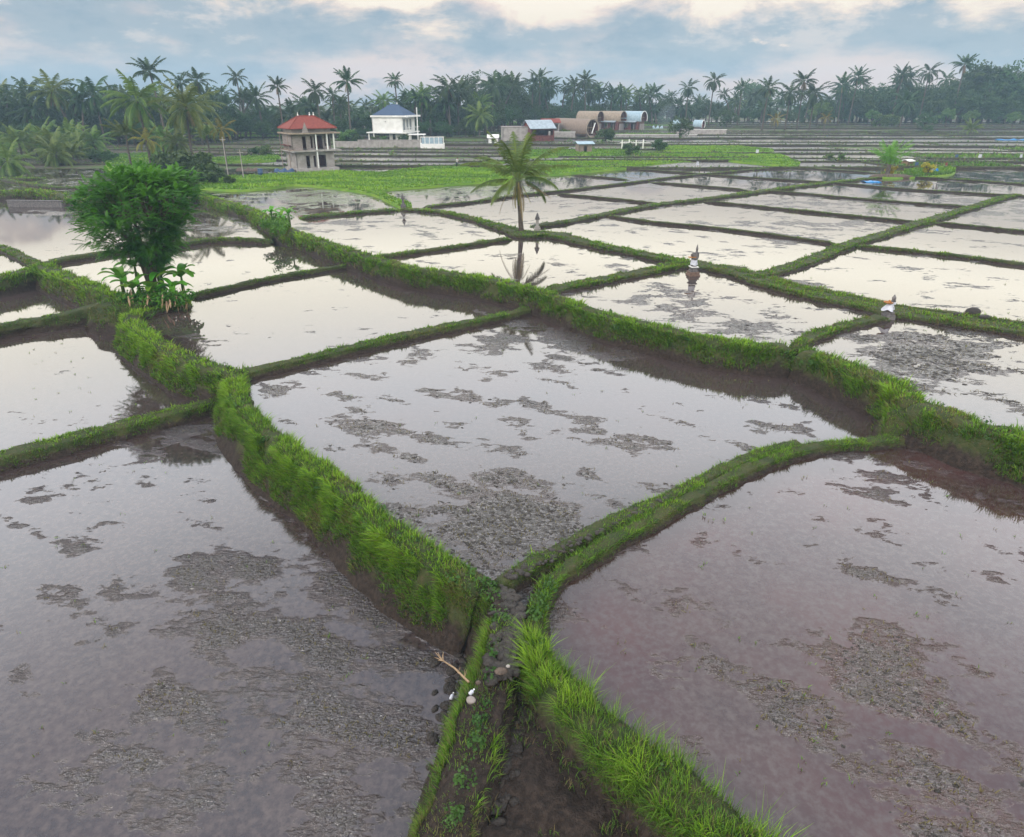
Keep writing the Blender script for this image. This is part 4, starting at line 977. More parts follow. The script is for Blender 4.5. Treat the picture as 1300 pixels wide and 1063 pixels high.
# dry hanging leaves around the banana clump
mb = MB(); r = random.Random(8)
for i in range(90):
    u = 162 + r.random() * 78; p = P(u, 378 + r.random() * 10, .45); a = r.uniform(0, 6.28); q = Vector((p[0], p[1], .45 + r.random() * .7)); d = Vector((math.cos(a) * .25, math.sin(a) * .25 - .1, -.35 - r.random() * .35)); s = Vector((-math.sin(a), math.cos(a), 0)) * .05
    mb.add([q - s * .4, q + s * .4, q + d * .5 + s, q + d * .5 - s], [(0, 1, 2, 3)]); mb.add([q + d * .5 - s, q + d * .5 + s, q + d + s * .2, q + d - s * .2], [(0, 1, 2, 3)])
o = mb.build('dry_leaves', M['twig']); tag(o, 'dry brown leaves hanging around the banana stems under the round tree', 'dry leaves', kind='stuff')
# undergrowth weeds under the tree and on the corner
for (cu, cv, ru, rv, z, n, sz) in ((200, 384, 42, 6, .45, 900, .12), (356, 288, 22, 8, 1.15, 700, .12)):
    r = np.random.default_rng(int(cu)); cs = []
    for i in range(26): p = P(cu + r.normal(0, ru * .5), cv + r.normal(0, rv * .5), z); cs.append((p[0], p[1], z + .15 + .35 * r.random()))
    V, T, tt = leafcloud(3, cs, [.4] * len(cs), n // 18, sz)
    o = link('undergrowth', np_mesh('undergrowth', V, T, M['leaf_big'], {'tint': tt}, False, 4)); tag(o, 'leafy weeds under the round tree' if cu == 200 else 'leafy weeds around the banana plants on the bank corner', 'weeds', kind='stuff')
# ---------------------------------------------------------------- buildings
def wall_grid(mb, a0, a1, z0, z1, t, holes, M4):
    """wall along local x from a0 to a1, thickness t behind y=0, with rectangular openings (x0,x1,z0,z1)"""
    xs_ = sorted({a0, a1, *[h[0] for h in holes], *[h[1] for h in holes]})
    for xa, xb in zip(xs_, xs_[1:]):
        hs = sorted([(h[2], h[3]) for h in holes if h[0] <= xa + 1e-6 and h[1] >= xb - 1e-6]); z = z0
        for h0, h1 in hs:
            if h0 > z: mb.box(xa, xb, 0, t, z, h0, M=M4)
            z = h1
        if z < z1: mb.box(xa, xb, 0, t, z, z1, M=M4)
def hip(mb, x0, x1, y0, y1, z, h, ridge, curve=0.0):
    cx, cy = (x0 + x1) / 2, (y0 + y1) / 2; e = .10
    vs = [(x0, y0, z), (x1, y0, z), (x1, y1, z), (x0, y1, z), (x0, y0, z + e), (x1, y0, z + e), (x1, y1, z + e), (x0, y1, z + e), (cx - ridge / 2, cy, z + h), (cx + ridge / 2, cy, z + h)]
    return mb.add(vs, [(0, 3, 2, 1), (0, 1, 5, 4), (1, 2, 6, 5), (2, 3, 7, 6), (3, 0, 4, 7), (4, 5, 9, 8), (5, 6, 9), (6, 7, 8, 9), (7, 4, 8)])
I4 = Matrix.Identity(4)
def side(x, y, rz): return Matrix.Translation((x, y, 0)) @ Matrix.Rotation(rz, 4, 'Z')

def red_house():
    x, y, z = P(392, 216, 1.1)
    t = thing('unfinished_house', 'unfinished two-storey grey block house with a red tiled hip roof', 'house', (x, y + 1.5, 1.1), R(34)); t.scale = (.88,) * 3
    Wd, D = 5.9, 4.6; x0, x1, y0, y1 = -Wd / 2, Wd / 2, -D / 2, D / 2
    w1 = MB(); w2 = MB()
    MB().box(x0 - .35, x1 + .35, y0 - .9, y1 + .3, -.5, .35).build('plinth', M['concrete'], t)
    front1 = [(x0 + 1.5, x0 + 2.05, .35, 2.15), (x0 + 2.65, x0 + 3.0, .5, 2.1), (x0 + 3.25, x0 + 4.6, .4, 2.2)]
    wall_grid(w1, x0, x1, .35, 2.75, .15, front1, side(0, y0, 0))
    left = [(1.15, 1.5, 1.15, 2.2), (2.0, 2.35, 1.15, 2.2)]
    wall_grid(w1, .15, D, .35, 2.75, .15, left, side(x0, y1 + .0, R(-90)))
    wall_grid(w1, .15, D, .35, 2.75, .15, [(1.2, 2.4, 1.2, 2.2)], side(x1, y0, R(90)))
    wall_grid(w1, .0, Wd, .35, 2.75, .15, [(1.2, 2.4, 1.2, 2.2)], side(x1, y1 + .15, R(180)))
    w1.build('ground_floor_wall', M['concrete'], t)
    MB().box(x0 - .75, x1 + .9, y0 - 1.0, y1 + .3, 2.75, 2.97).build('floor_slab', M['concrete'], t)
    MB().box(x0 - .75, x0 + 1.2, y0 - .35, y1 + .1, 2.97, 3.0).build('scaffold_deck', M['wood'], t)
    up_l = [(1.0, 1.2, 4.2, 4.5), (1.0, 1.2, 3.7, 4.05), (1.7, 1.9, 4.2, 4.5), (1.7, 1.9, 3.7, 4.05)]
    wall_grid(w2, .15, D, 2.97, 5.25, .15, up_l, side(x0 - .4, y1, R(-90)))
    wall_grid(w2, x0 - .4, x0 + 3.0, 2.97, 5.25, .15, [(x0 + 1.2, x0 + 1.75, 2.97, 4.9), (x0 + 2.45, x0 + 2.8, 3.2, 4.9)], side(0, y0, 0))
    wall_grid(w2, x0 + 3.0, x1, 2.97, 5.25, .15, [(x0 + 3.2, x0 + 4.6, 2.97, 4.9), (x0 + 4.9, x1 - .15, 3.4, 4.9)], side(0, y0 + .9, 0))
    wall_grid(w2, .0, D, 2.97, 5.25, .15, [(1.6, 2.6, 3.7, 4.7)], side(x1, y0 + .0, R(90)) @ Matrix.Translation((.9, 0, 0)) @ Matrix.Diagonal((.8, 1, 1, 1)))
    wall_grid(w2, .0, Wd, 2.97, 5.25, .15, [(1.2, 2.4, 3.6, 4.7)], side(x1, y1 + .15, R(180)))
    w2.build('upper_floor_wall', M['brickraw'], t)
    for nm, mx, k in (('interior_partition', 'redbrown', 0),):
        MB().box(x0 + 3.3, x0 + 3.45, y0 + .3, y1 - .3, .36, 2.7).box(x0 + 1.0, x1 - .4, y1 - 1.6, y1 - 1.5, .36, 2.7).box(x0 + 3.9, x0 + 4.0, y0 + 1.2, y1 - .3, 3.0, 5.2).box(x0 + .8, x1 - .4, y1 - 1.2, y1 - 1.1, 3.0, 5.2).build(nm, M[mx], t)
    for cx in (x0 + 3.05, x1 - .1, x0 + 4.75):
        MB().box(cx - .09, cx + .09, y0 - .85, y0 - .67, 2.975, 5.25).build('column', M['white'], t)
    MB().box(x0 + 3.05 - .09, x0 + 3.05 + .09, y0 - .85, y0 - .67, .355, 2.75).build('column', M['white'], t)
    mb = MB().box(x0 - .6, x0 + .9, y1 - 1.9, y1 - 1.8, 3.45, 3.55); 
    MB().box(x0 - .95, x0 - .42, y0 + .2, y1 - .2, 3.62, 3.68).build('plank', M['redbrown'], t)
    for yy in (y0 + .3, y1 - .3): MB().tube([(x0 - .85, yy, 0), (x0 - .85, yy, 5.2)], .05, 6).build('scaffold_pole', M['bamboo'], t)
    MB().box(x0 - .9, x1 + .95, y0 - 1.05, y1 + .45, 5.25, 5.42).build('roof_slab', M['paleroof'], t)
    MB().box(x0 - .1, x1 - .2, y0 + .1, y1 - .1, 5.42, 5.95).build('attic_wall', M['concrete'], t)
    rf = hip(MB(), x0 - .75, x1 + .6, y0 - .7, y1 + .6, 5.95, 1.75, 2.4).build('roof', M['redroof'], t)
    rc = MB()
    cx, cy = (x0 - .75 + x1 + .6) / 2, (y0 - .7 + y1 + .6) / 2; a, b = (cx - 1.2, cy, 7.74), (cx + 1.2, cy, 7.74)
    for p, q in ((a, b), (a, (x0 - .75, y0 - .7, 6.08)), (a, (x0 - .75, y1 + .6, 6.08)), (b, (x1 + .6, y0 - .7, 6.08)), (b, (x1 + .6, y1 + .6, 6.08))): rc.tube([p, q], .07, 6)
    rc.build('ridge_tiles', M['redroof'], rf)
    for p in (a, b, (cx + .6, cy, 7.74)): MB().lathe([(.09, 0), (.12, .12), (.05, .25), (.08, .36), (.02, .5)], 8, p).build('finial', M['white'], rf)
    MB().add([(x0 + 1.0, y0 - 1.0, 5.42), (x0 + 2.0, y0 - 1.0, 5.42), (x0 + 1.5, y0 - 1.0, 6.9), (x0 + 1.0, y0 - .85, 5.42), (x0 + 2.0, y0 - .85, 5.42), (x0 + 1.5, y0 - .85, 6.9)], [(0, 1, 2), (3, 5, 4), (0, 3, 4, 1), (1, 4, 5, 2), (2, 5, 3, 0)]).build('gable_ornament', M['brickraw'], t)
red_house()

def villa():
    x, y, z = PD(497, 178, 150)
    z0 = gh_(0, 150) - .2
    t = thing('white_villa', 'white two-storey villa with a slate-blue hip roof', 'house', (x, y + 4, z0), R(-13)); t.scale = (.85,) * 3
    x0, x1, y0, y1 = -3.9, 3.9, -4.2, 4.2
    w = MB()
    wall_grid(w, x0, x1, 2.3, 5.7, .2, [(-.6, -.2, 4.6, 4.75)], side(0, y0, 0))
    wall_grid(w, .2, 8.4, 2.3, 5.7, .2, [(.7, 2.3, 2.75, 5.2), (2.9, 4.4, 2.75, 5.2), (5.0, 6.6, 2.75, 5.2)], side(x1, y0, R(90)))
    wall_grid(w, 0, 7.8, 2.3, 5.7, .2, [], side(x1, y1 + .2, R(180))); wall_grid(w, 0, 8.4, 2.3, 5.7, .2, [], side(x0 - .001, y1, R(-90)))
    w.build('upper_wall', M['white'], t)
    MB().box(x0 - 1.3, x1 + 1.2, y0 - .8, y1 + .6, 2.05, 2.3).build('floor_slab', M['white'], t)
    lw = MB(); wall_grid(lw, 0.0, x1 - .6, -.5, 2.05, .2, [(.8, 1.6, 0, 1.8)], side(0, y0 + 1.0, 0)); wall_grid(lw, .2, 6.5, -.5, 2.05, .2, [(1.0, 2.6, 0, 1.8)], side(x1 - .6, y0 + 1.0, R(90)))
    lw.build('lower_wall', M['white'], t)
    for c in (x0 + .3, x0 - 1.0): MB().box(c, c + .25, y0 - .5, y0 - .25, -.5, 2.05).build('column', M['white'], t)
    MB().box(x1 + .75, x1 + 1.0, y0 - .5, y0 - .25, -.5, 2.05).build('column', M['white'], t)
    for a in (.7, 2.9, 5.0):
        f = MB(); M4 = side(x1, y0, R(90)); f.box(a, a + 1.5, .08, .12, 2.75, 5.2, M=M4); wd = f.build('window', M['glass'], t)
        g = MB(); [g.box(a + k - .03, a + k + .03, .04, .075, 2.75, 5.2, M=M4) for k in (.03, .5, 1.0, 1.47)]; g.build('frame', M['white'], wd)
    MB().box(x0 - .25, x1 + 1.6, y0 - .35, y1 + .4, 5.7, 6.1).build('eave_slab', M['white'], t)
    b = MB()
    for k in range(7): b.box(x1 + 1.1, x1 + 1.16, y0 - .6 + k * 1.2, y0 - .54 + k * 1.2, 2.3, 3.3)
    b.box(x1 + 1.08, x1 + 1.18, y0 - .7, y1 + .4, 3.3, 3.38).build('balcony_rail', M['white'], t)
    rf = hip(MB(), x0 + .1, x1 + .5, y0 + .1, y1, 6.1, 2.5, 2.0).build('roof', M['blueroof'], t)
    MB().lathe([(.1, 0), (.16, .2), (.03, .6)], 6, (1.2, 0.05, 8.55)).build('finial', M['white'], rf)
villa()
def simple_box(name, label, cat, u, v, d, wdt, dep_, h, rz, mat, z=None, extra=None, group=None):
    X_, Y_, Z_ = PD(u, v, d); z0 = gh_(X_, Y_) if z is None else z
    t = thing(name, label, cat, (X_, Y_, z0), rz, group); return t
# grey wall before the villa, and the white fence beside it
def garden_wall():
    X_, Y_, _ = PD(497, 189, 136); t = thing('garden_wall', 'long low grey wall in front of the white villa', 'wall', (X_, Y_, gh_(0, 136) - .1), R(2))
    MB().box(-6.2, 6.2, 0, .2, -.4, 1.25).build('panel', M['concrete'], t); MB().box(-6.3, 6.3, -.06, .26, 1.25, 1.37).build('coping', M['concrete'], t)
    for i in range(7): MB().box(-6.15 + i * 2.02, -5.95 + i * 2.02, -.08, 0, -.4, 1.25).build('pier', M['concrete'], t)
    X_, Y_, _ = PD(443, 187, 136); t = thing('garden_wall', 'short grey wall section left of the long one by the villa', 'wall', (X_, Y_, gh_(0, 136) - .1), R(-5))
    MB().box(-2.6, 2.6, 0, .2, -.4, 1.0).build('panel', M['concrete'], t); MB().box(-2.7, 2.7, -.06, .26, 1.0, 1.1).build('coping', M['concrete'], t)
    X_, Y_, _ = PD(549, 191, 132); t = thing('white_fence', 'white boxy fenced terrace at the right end of the grey garden wall', 'fence', (X_, Y_, gh_(0, 132)), R(4))
    MB().box(-2.2, 2.2, -.1, .1, -.3, .85).box(-2.2, -2.0, .1, 3.0, -.3, .85).box(2.0, 2.2, .1, 3.0, -.3, .85).build('low_wall', M['white'], t)
    for i in range(6): MB().box(-2.2 + i * .84, -2.08 + i * .84, -.06, .06, .85, 1.95).build('post', M['white'], t)
    MB().box(-2.2, 2.2, -.07, .07, 1.95, 2.07).build('rail', M['white'], t); MB().box(-1.9, 1.9, -.02, .02, .87, 1.9).build('pane', M['tinblue'], t)
    X_, Y_, _ = PD(530, 180, 140); t = thing('canopy_roof', 'flat pale canopy left of the white fenced terrace', 'canopy', (X_, Y_, gh_(0, 140)), 0)
    MB().box(-1.6, 1.6, -1, 1, 1.9, 2.05).build('roof', M['white'], t)
    for sx in (-1.4, 1.4): MB().tube([(sx, -.8, -.2), (sx, -.8, 1.9)], .06, 6).build('post', M['white'], t)
    X_, Y_, _ = PD(531, 180, 142); t = thing('utility_pole', 'tall thin white pole right of the blue-roofed villa', 'pole', (X_, Y_, gh_(0, 142)))
    MB().tube([(0, 0, -.3), (0, 0, 6.6)], [.11, .08], 8).build('shaft', M['white'], t); MB().lathe([(.1, 0), (.12, .06), (.03, .2)], 8, (0, 0, 6.58)).build('cap', M['white'], t)
garden_wall()
def pole(u, vt, d, lab, rad=.07, cross=0, mat='white'):
    X_, Y_, Z_ = PD(u, vt, d); z0 = gh_(X_, Y_); t = thing('utility_pole', lab, 'pole', (X_, Y_, z0))
    MB().tube([(0, 0, -.3), (0, 0, Z_ - z0)], [rad, rad * .7], 7).build('shaft', M[mat], t); MB().box(-.35, .35, -.03, .03, Z_ - z0 - .35, Z_ - z0 - .28).build('crossarm', M[mat], t)
pole(282, 174, 88, 'thin grey pole standing on the grass left of the unfinished house', mat='concrete'); pole(304, 190, 86, 'short grey post on the grass left of the unfinished house', mat='concrete')

def hut(u, v, d, w, dp, h, rh, rz, lab, wall, roof, name='hut', open_=False, over=.35, cat='hut'):
    X_, Y_, _ = PD(u, v, d); z0 = gh_(X_, Y_); t = thing(name, lab, cat, (X_, Y_, z0), rz)
    m = MB(); x0, x1, y0, y1 = -w / 2, w / 2, -dp / 2, dp / 2
    wall_grid(m, x0, x1, -.3, h, .12, [(-w * .12, w * .12, 0, h * .75)] if not open_ else [(x0 + .25, x1 - .25, h * .45, h * .9)], side(0, y0, 0))
    wall_grid(m, .12, dp, -.3, h, .12, [(dp * .35, dp * .6, h * .4, h * .75)], side(x1, y0, R(90))); wall_grid(m, 0, dp, -.3, h, .12, [], side(x0, y1, R(-90))); wall_grid(m, 0, w, -.3, h, .12, [], side(x1, y1 + .12, R(180)))
    m.build('wall', M[wall], t)
    r_ = MB(); o_ = over
    r_.add([(x0 - o_, y0 - o_, h), (x1 + o_, y0 - o_, h), (x1 + o_, 0, h + rh), (x0 - o_, 0, h + rh), (x0 - o_, y1 + o_, h), (x1 + o_, y1 + o_, h),
            (x0 - o_, y0 - o_, h + .08), (x1 + o_, y0 - o_, h + .08), (x1 + o_, 0, h + rh + .08), (x0 - o_, 0, h + rh + .08), (x0 - o_, y1 + o_, h + .08), (x1 + o_, y1 + o_, h + .08)],
           [(0, 1, 2, 3), (3, 2, 5, 4), (6, 9, 8, 7), (9, 10, 11, 8), (0, 6, 7, 1), (4, 5, 11, 10), (0, 3, 9, 6), (3, 4, 10, 9), (1, 7, 8, 2), (2, 8, 11, 5)])
    r_.build('roof', M[roof], t)
    g = MB().add([(x0 + .02, y0 + .06, h), (x0 + .02, y1 - .06, h), (x0 + .02, 0, h + rh * .95)], [(0, 2, 1)]).add([(x1 - .02, y0 + .06, h), (x1 - .02, y1 - .06, h), (x1 - .02, 0, h + rh * .95)], [(0, 1, 2)]); g.build('gable', M['redbrown' if wall != 'bamboo' else 'bamboo'], t)
    return t
hut(683, 172, 152, 5.4, 4.4, 2.4, 1.6, R(24), 'shed with a pale grey tin roof and red-brown walls right of the plain concrete box', 'redbrown', 'tin', 'shed', True)
hut(698, 166, 163, 3.6, 3.0, 3.0, .8, R(10), 'small shed with a dark red roof behind the tin-roofed shed', 'concrete', 'redroof', 'shed', True)
hut(741, 190, 124, 2.3, 2.0, 1.45, .35, R(12), 'little bamboo hut with a pale blue roof alone among the far fields', 'bamboo', 'tinblue', over=.4)
hut(626, 180, 145, 2.0, 1.8, 1.0, .6, R(0), 'tiny white field shelter left of the concrete box', 'white', 'white', over=.2)
hut(1152, 208, 104, 1.0, 1.0, .55, .2, R(25), 'tiny lean-to with a white sheet roof behind the short bright palm', 'wood', 'white', over=.2)
def plain_shed():
    X_, Y_, _ = PD(654, 176, 152); t = thing('concrete_shed', 'plain flat-topped bare concrete box building left of the tin-roofed shed', 'shed', (X_, Y_, gh_(0, 152)), R(6))
    m = MB(); wall_grid(m, -2.8, 2.8, -.3, 2.7, .2, [], side(0, -2, 0)); wall_grid(m, .2, 4, -.3, 2.7, .2, [(1.5, 2.3, 0, 2)], side(2.8, -2, R(90))); wall_grid(m, 0, 4, -.3, 2.7, .2, [], side(-2.8, 2, R(-90))); wall_grid(m, 0, 5.6, -.3, 2.7, .2, [], side(2.8, 2.2, R(180)))
    m.build('wall', M['concrete'], t); MB().box(-2.9, 2.9, -2.1, 2.3, 2.7, 2.8).build('roof', M['brickraw'], t)
    X_, Y_, _ = PD(714, 174, 158); t = thing('concrete_wall', 'low pale block wall in front of the big barrel house', 'wall', (X_, Y_, gh_(0, 158)), R(5))
    MB().box(-2.8, 2.8, 0, .2, -.4, 1.3).build('panel', M['concrete'], t); MB().box(-2.9, 2.9, -.04, .24, 1.3, 1.38).build('coping', M['white'], t)
    X_, Y_, _ = PD(885, 160, 172); t = thing('concrete_wall', 'long grey terrace wall below the arched huts', 'wall', (X_, Y_, gh_(0, 172)), R(-3))
    MB().box(-4.6, 7.0, 0, .25, -.4, 1.0).build('panel', M['concrete'], t); MB().box(-4.7, 7.1, -.05, .3, 1.0, 1.1).build('coping', M['white'], t)
    X_, Y_, _ = PD(835, 165, 165); t = thing('concrete_wall', 'long low pale kerb wall below the row of barrel-roofed houses', 'wall', (X_, Y_, gh_(0, 165)), R(-2))
    MB().box(-11, 9, 0, .25, -.4, .35).build('panel', M['concrete'], t); MB().box(-11.1, 9.1, -.05, .3, .35, .42).build('coping', M['white'], t)
plain_shed()
def tube_house(u, v, d, rad, L, rz, lab, skin_, inner='redbrown', arc=(0, 360), lift=0.0, name='barrel_house', patch=False):
    """horizontal barrel with an open round mouth; axis along local x, mouth at +x"""
    X_, Y_, _ = PD(u, v, d); z0 = gh_(X_, Y_); t = thing(name, lab, 'barrel house', (X_, Y_, z0), rz)
    n = 28; a0, a1 = R(arc[0]), R(arc[1]); zc = rad + lift; th = .22
    def ring(r_, x): return [(x, r_ * math.cos(a0 + (a1 - a0) * k / n), zc + r_ * math.sin(a0 + (a1 - a0) * k / n)) for k in range(n + 1)]
    m = MB().sheet([ring(rad, -L), ring(rad, -L * .66), ring(rad, -L * .33), ring(rad, 0)]); m.build('shell', M[skin_], t, True)
    MB().sheet([ring(rad - th, -L), ring(rad - th, 0)]).build('lining', M[inner], t, True)
    MB().sheet([ring(rad, 0), ring(rad + .12, .06), ring(rad + .05, .15), ring(rad - th, .02)]).build('rim', M['paleroof' if skin_ != 'tinblue' else 'white'], t)
    MB().box(-L * .9, -.5, -rad * .9, rad * .9, zc - rad * .5 - .1, zc - rad * .5).build('floor', M['wood'], t)
    b = MB(); b.add([(-L + .05, 0, zc)] + [(-L + .05, p[1], p[2]) for p in ring(rad - .05, 0)], [(0, i + 1, i + 2) for i in range(n)]); b.build('back_wall', M[inner], t)
    mh = MB(); 
    for yy in (-.55, -.18, .18, .55): mh.box(-.9, -.8, yy * rad - .06, yy * rad + .06, zc - rad * .7, zc + rad * .75)
    mh.box(-.9, -.8, -rad * .8, rad * .8, zc + .1, zc + .25); mh.build('mouth_frame', M['wood'], t)
    s = MB(); 
    for k in range(4): s.box(-L + .6 + k * (L - 1.2) / 3 - .2, -L + .6 + k * (L - 1.2) / 3 + .2, -rad * .6, rad * .6, -.4, zc - rad * .75)
    s.build('cradle', M['brickraw'], t); return t
t = tube_house(752, 170, 160, 1.95, 11.5, R(-50), 'large round pale barrel house with a dark red open mouth', 'bamboo')
MB().tube([(.2, -.4, .9), (.25, .5, 3.1)], .12, 8).build('prop', M['white'], t)
for (u, lab, sk) in ((762, 'barrel-roofed house with a cream roof, left of the row of three', 'paleroof'), (791, 'barrel-roofed house with a cream roof, middle of the row of three', 'paleroof'), (817, 'barrel-roofed house with a pale blue roof, right end of the row of three', 'tinblue')):
    t = tube_house(u, 160, 188, 2.3, 8.5, R(-38), lab, sk, arc=(-25, 205), lift=1.5); t.scale = (.75,) * 3
    w = MB(); wall_grid(w, -7.6, -.9, -.4, 2.9, .15, [(-6.6, -4.8, .7, 2.3), (-3.8, -2.0, .2, 2.3)], side(0, -2.05, 0)); w.box(-7.6, -.9, 1.9, 2.05, -.4, 2.9); w.build('wall', M['redbrown'], t)
    MB().box(-1.0, -.9, -1.85, 1.85, .4, 2.7).build('front_screen', M['redbrown'], t)
    MB().add([(-7.8, -2.15, 3.0), (-1.5, -2.15, 3.0), (-1.5, -3.3, 2.55), (-7.8, -3.3, 2.55), (-7.8, -2.15, 3.08), (-1.5, -2.15, 3.08), (-1.5, -3.3, 2.63), (-7.8, -3.3, 2.63)], [(0, 1, 2, 3), (7, 6, 5, 4), (0, 4, 5, 1), (1, 5, 6, 2), (2, 6, 7, 3), (3, 7, 4, 0)]).build('awning', M['tin'], t)
for (u, v, lab, L) in ((866, 160, 'arched hut with a pale blue end wall right of the smoke', 3.0), (893, 158, 'arched hut with a pale blue roof and orange doorway right of the small dark tree', 3.2)):
    t = tube_house(u, v, 180, 1.5, L, R(-35), lab, 'tinblue', arc=(-40, 220), lift=.9, name='arched_hut'); t['category'] = 'hut'; t.scale = (.72,) * 3
    MB().box(-.5, -.4, -1.1, 1.1, .2, 2.6).build('door', M['redbrown'], t)
def frame_posts():
    X_, Y_, _ = PD(803, 186, 130); t = thing('post_frame', 'row of four white posts joined by a rail beside the bright seed bed', 'frame', (X_, Y_, gh_(0, 130)), 0)
    for i in range(4): MB().box(-2.0 + i * 1.27, -1.82 + i * 1.27, -.09, .09, -.3, 1.65 + .12 * (i % 2)).build('post', M['white'], t)
    MB().box(-2.3, 3.2, .10, .14, 1.15, 1.25).build('rail', M['white'], t)
frame_posts()
# ---------------------------------------------------------------- shrines
def shrine1():
    x, y, z = P(880, 345, 1.1); t = thing('shrine', 'stepped stone shrine with white cloth and a dark crown where two banks meet', 'shrine', (x, y, 1.0), R(10)); t.scale = (.72,) * 3
    MB().box(-.42, .42, -.42, .42, -.55, -.02).box(-.36, .36, -.36, .36, -.02, .16).build('base', M['brick'], t)
    MB().box(-.27, .27, -.27, .27, .16, .30).box(-.22, .22, -.22, .22, .30, .44).box(-.28, .28, -.28, .28, .44, .52).build('plinth', M['stone'], t)
    MB().box(-.30, .30, -.30, .30, .52, .56).build('step_edge', M['white'], t)
    MB().box(-.17, .17, -.17, .17, .56, 1.15).box(-.22, .22, -.22, .22, 1.15, 1.22).build('pillar', M['stone'], t)
    c = MB(); g = []
    for i in range(6):
        row = []
        for k in range(17):
            a = 2 * math.pi * k / 16; r_ = .20 + .05 * i / 5 + .03 * math.sin(5 * a + i * .6); row.append((r_ * math.cos(a) * 1.1, r_ * math.sin(a) * 1.1, 1.08 - i * .08 - .03 * math.sin(3 * a)))
        g.append(row)
    c.sheet(g).build('cloth', M['cloth'], t, True)
    MB().box(-.24, .30, -.1, -.02, 1.22, 1.62).box(-.24, -.16, -.1, .2, 1.22, 1.5).box(.22, .30, -.1, .2, 1.22, 1.5).build('seat_back', M['stone'], t)
    MB().lathe([(.09, 0), (.11, .15), (.07, .25), (.10, .4), (.05, .6), (.02, .72)], 8, (.14, .02, 1.5)).build('crown', M['stone'], t)
    MB().box(-.52, .05, -.2, .1, 1.27, 1.31).build('offering_tray', M['orange'], t)
shrine1()
def shrine2():
    x, y, z = P(1128, 399, 1.1); t = thing('shrine', 'small shrine draped in white cloth with an orange tray and a grey pointed top', 'shrine', (x, y, 1.02), R(-8)); t.scale = (.88,) * 3
    MB().box(-.26, .26, -.26, .26, -.3, .1).box(-.20, .20, -.20, .20, .1, .26).build('base', M['stone'], t)
    MB().box(-.13, .13, -.13, .13, .26, .5).build('pillar', M['brick'], t)
    g = []
    for i in range(7):
        row = []
        for k in range(21):
            a = 2 * math.pi * k / 20; r_ = .13 + .17 * i / 6 + .05 * (i / 6) * math.sin(4 * a + .8); row.append((r_ * math.cos(a) - .08 * i / 6, r_ * math.sin(a), .66 - i * .055 - .05 * (i / 6) * math.sin(4 * a)))
        g.append(row)
    MB().sheet(g).build('cloth', M['cloth'], t, True)
    tr = MB().lathe([(.05, 0), (.2, .02), (.24, .07), (.2, .06)], 12, (-.14, -.05, .67)).build('offering_tray', M['orange'], t)
    MB().lathe([(.03, 0), (.07, .02), (.05, .1), (.01, .13)], 8, (-.10, -.05, .72)).build('offering', M['orange'], t)
    MB().box(.02, .22, -.08, .10, .62, .74).build('shelf', M['cloth'], t)
    MB().lathe([(.10, 0), (.12, .07), (.05, .09), (.10, .12), (.10, .22), (.05, .30), (.01, .38)], 10, (.11, .02, .74)).build('cap', M['stone'], t)
shrine2()
def shrine3(u, v, h, lab, mat='stone', zz=1.05):
    x, y, z = P(u, v, 1.12); t = thing('shrine', lab, 'shrine', (x, y, zz), 0); k = h / 1.3
    MB().box(-.22 * k, .22 * k, -.22 * k, .22 * k, -.3, .25 * k).box(-.17 * k, .17 * k, -.17 * k, .17 * k, .25 * k, .36 * k).build('base', M[mat], t)
    MB().box(-.10 * k, .10 * k, -.10 * k, .10 * k, .36 * k, .85 * k).build('pillar', M[mat], t)
    MB().box(-.17 * k, .17 * k, -.17 * k, .17 * k, .85 * k, .93 * k).box(-.13 * k, .13 * k, -.13 * k, .13 * k, .93 * k, 1.06 * k).build('shelf', M['stone'], t)
    MB().lathe([(.07 * k, 0), (.09 * k, .08 * k), (.02 * k, .24 * k)], 8, (0, 0, 1.06 * k)).build('cap', M['stone'], t)
shrine3(682, 293, 1.35, 'slim grey stone shrine on the bank right of the lone palm', 'concrete')
shrine3(512, 263, 1.25, 'small dark shrine where the bright green bank meets the middle banks', 'stone')
def marker(u, v, d, lab, h=.9, mat='cloth'):
    X_, Y_, _ = PD(u, v, d); z0 = gh_(X_, Y_) + .1; t = thing('cloth_marker', lab, 'field marker', (X_, Y_, z0), random.uniform(-.5, .5))
    MB().tube([(0, 0, -.4), (.02, 0, h)], .035, 6).build('stick', M['wood'], t)
    g = [[(-.22 + .44 * j / 4 + .03 * math.sin(i * 2 + j), -.05 + .05 * math.sin(j * 1.7 + i), h - i * .17) for j in range(5)] for i in range(4)]
    MB().sheet(g).build('cloth', M[mat], t, True)
marker(962, 189, 118, 'white cloth marker on a stick at the edge of the far green strip'); marker(886, 203, 101, 'small white and red cloth marker on the bank of the bright seed bed', .7)
marker(1245, 196, 112, 'white cloth marker on the far terraces right of the yellow shrub', .7); marker(1297, 196, 112, 'white cloth marker by the right edge on the far terraces', .7)
marker(1215, 197, 112, 'dark blue cloth marker on a far bank at right', .7, 'darkblue'); marker(1201, 211, 101, 'dark red cloth marker on the bank above the yellow shrub', .6, 'redroof'); marker(1163, 212, 100, 'dark cloth marker left of the yellow shrub', .7, 'darkblue')

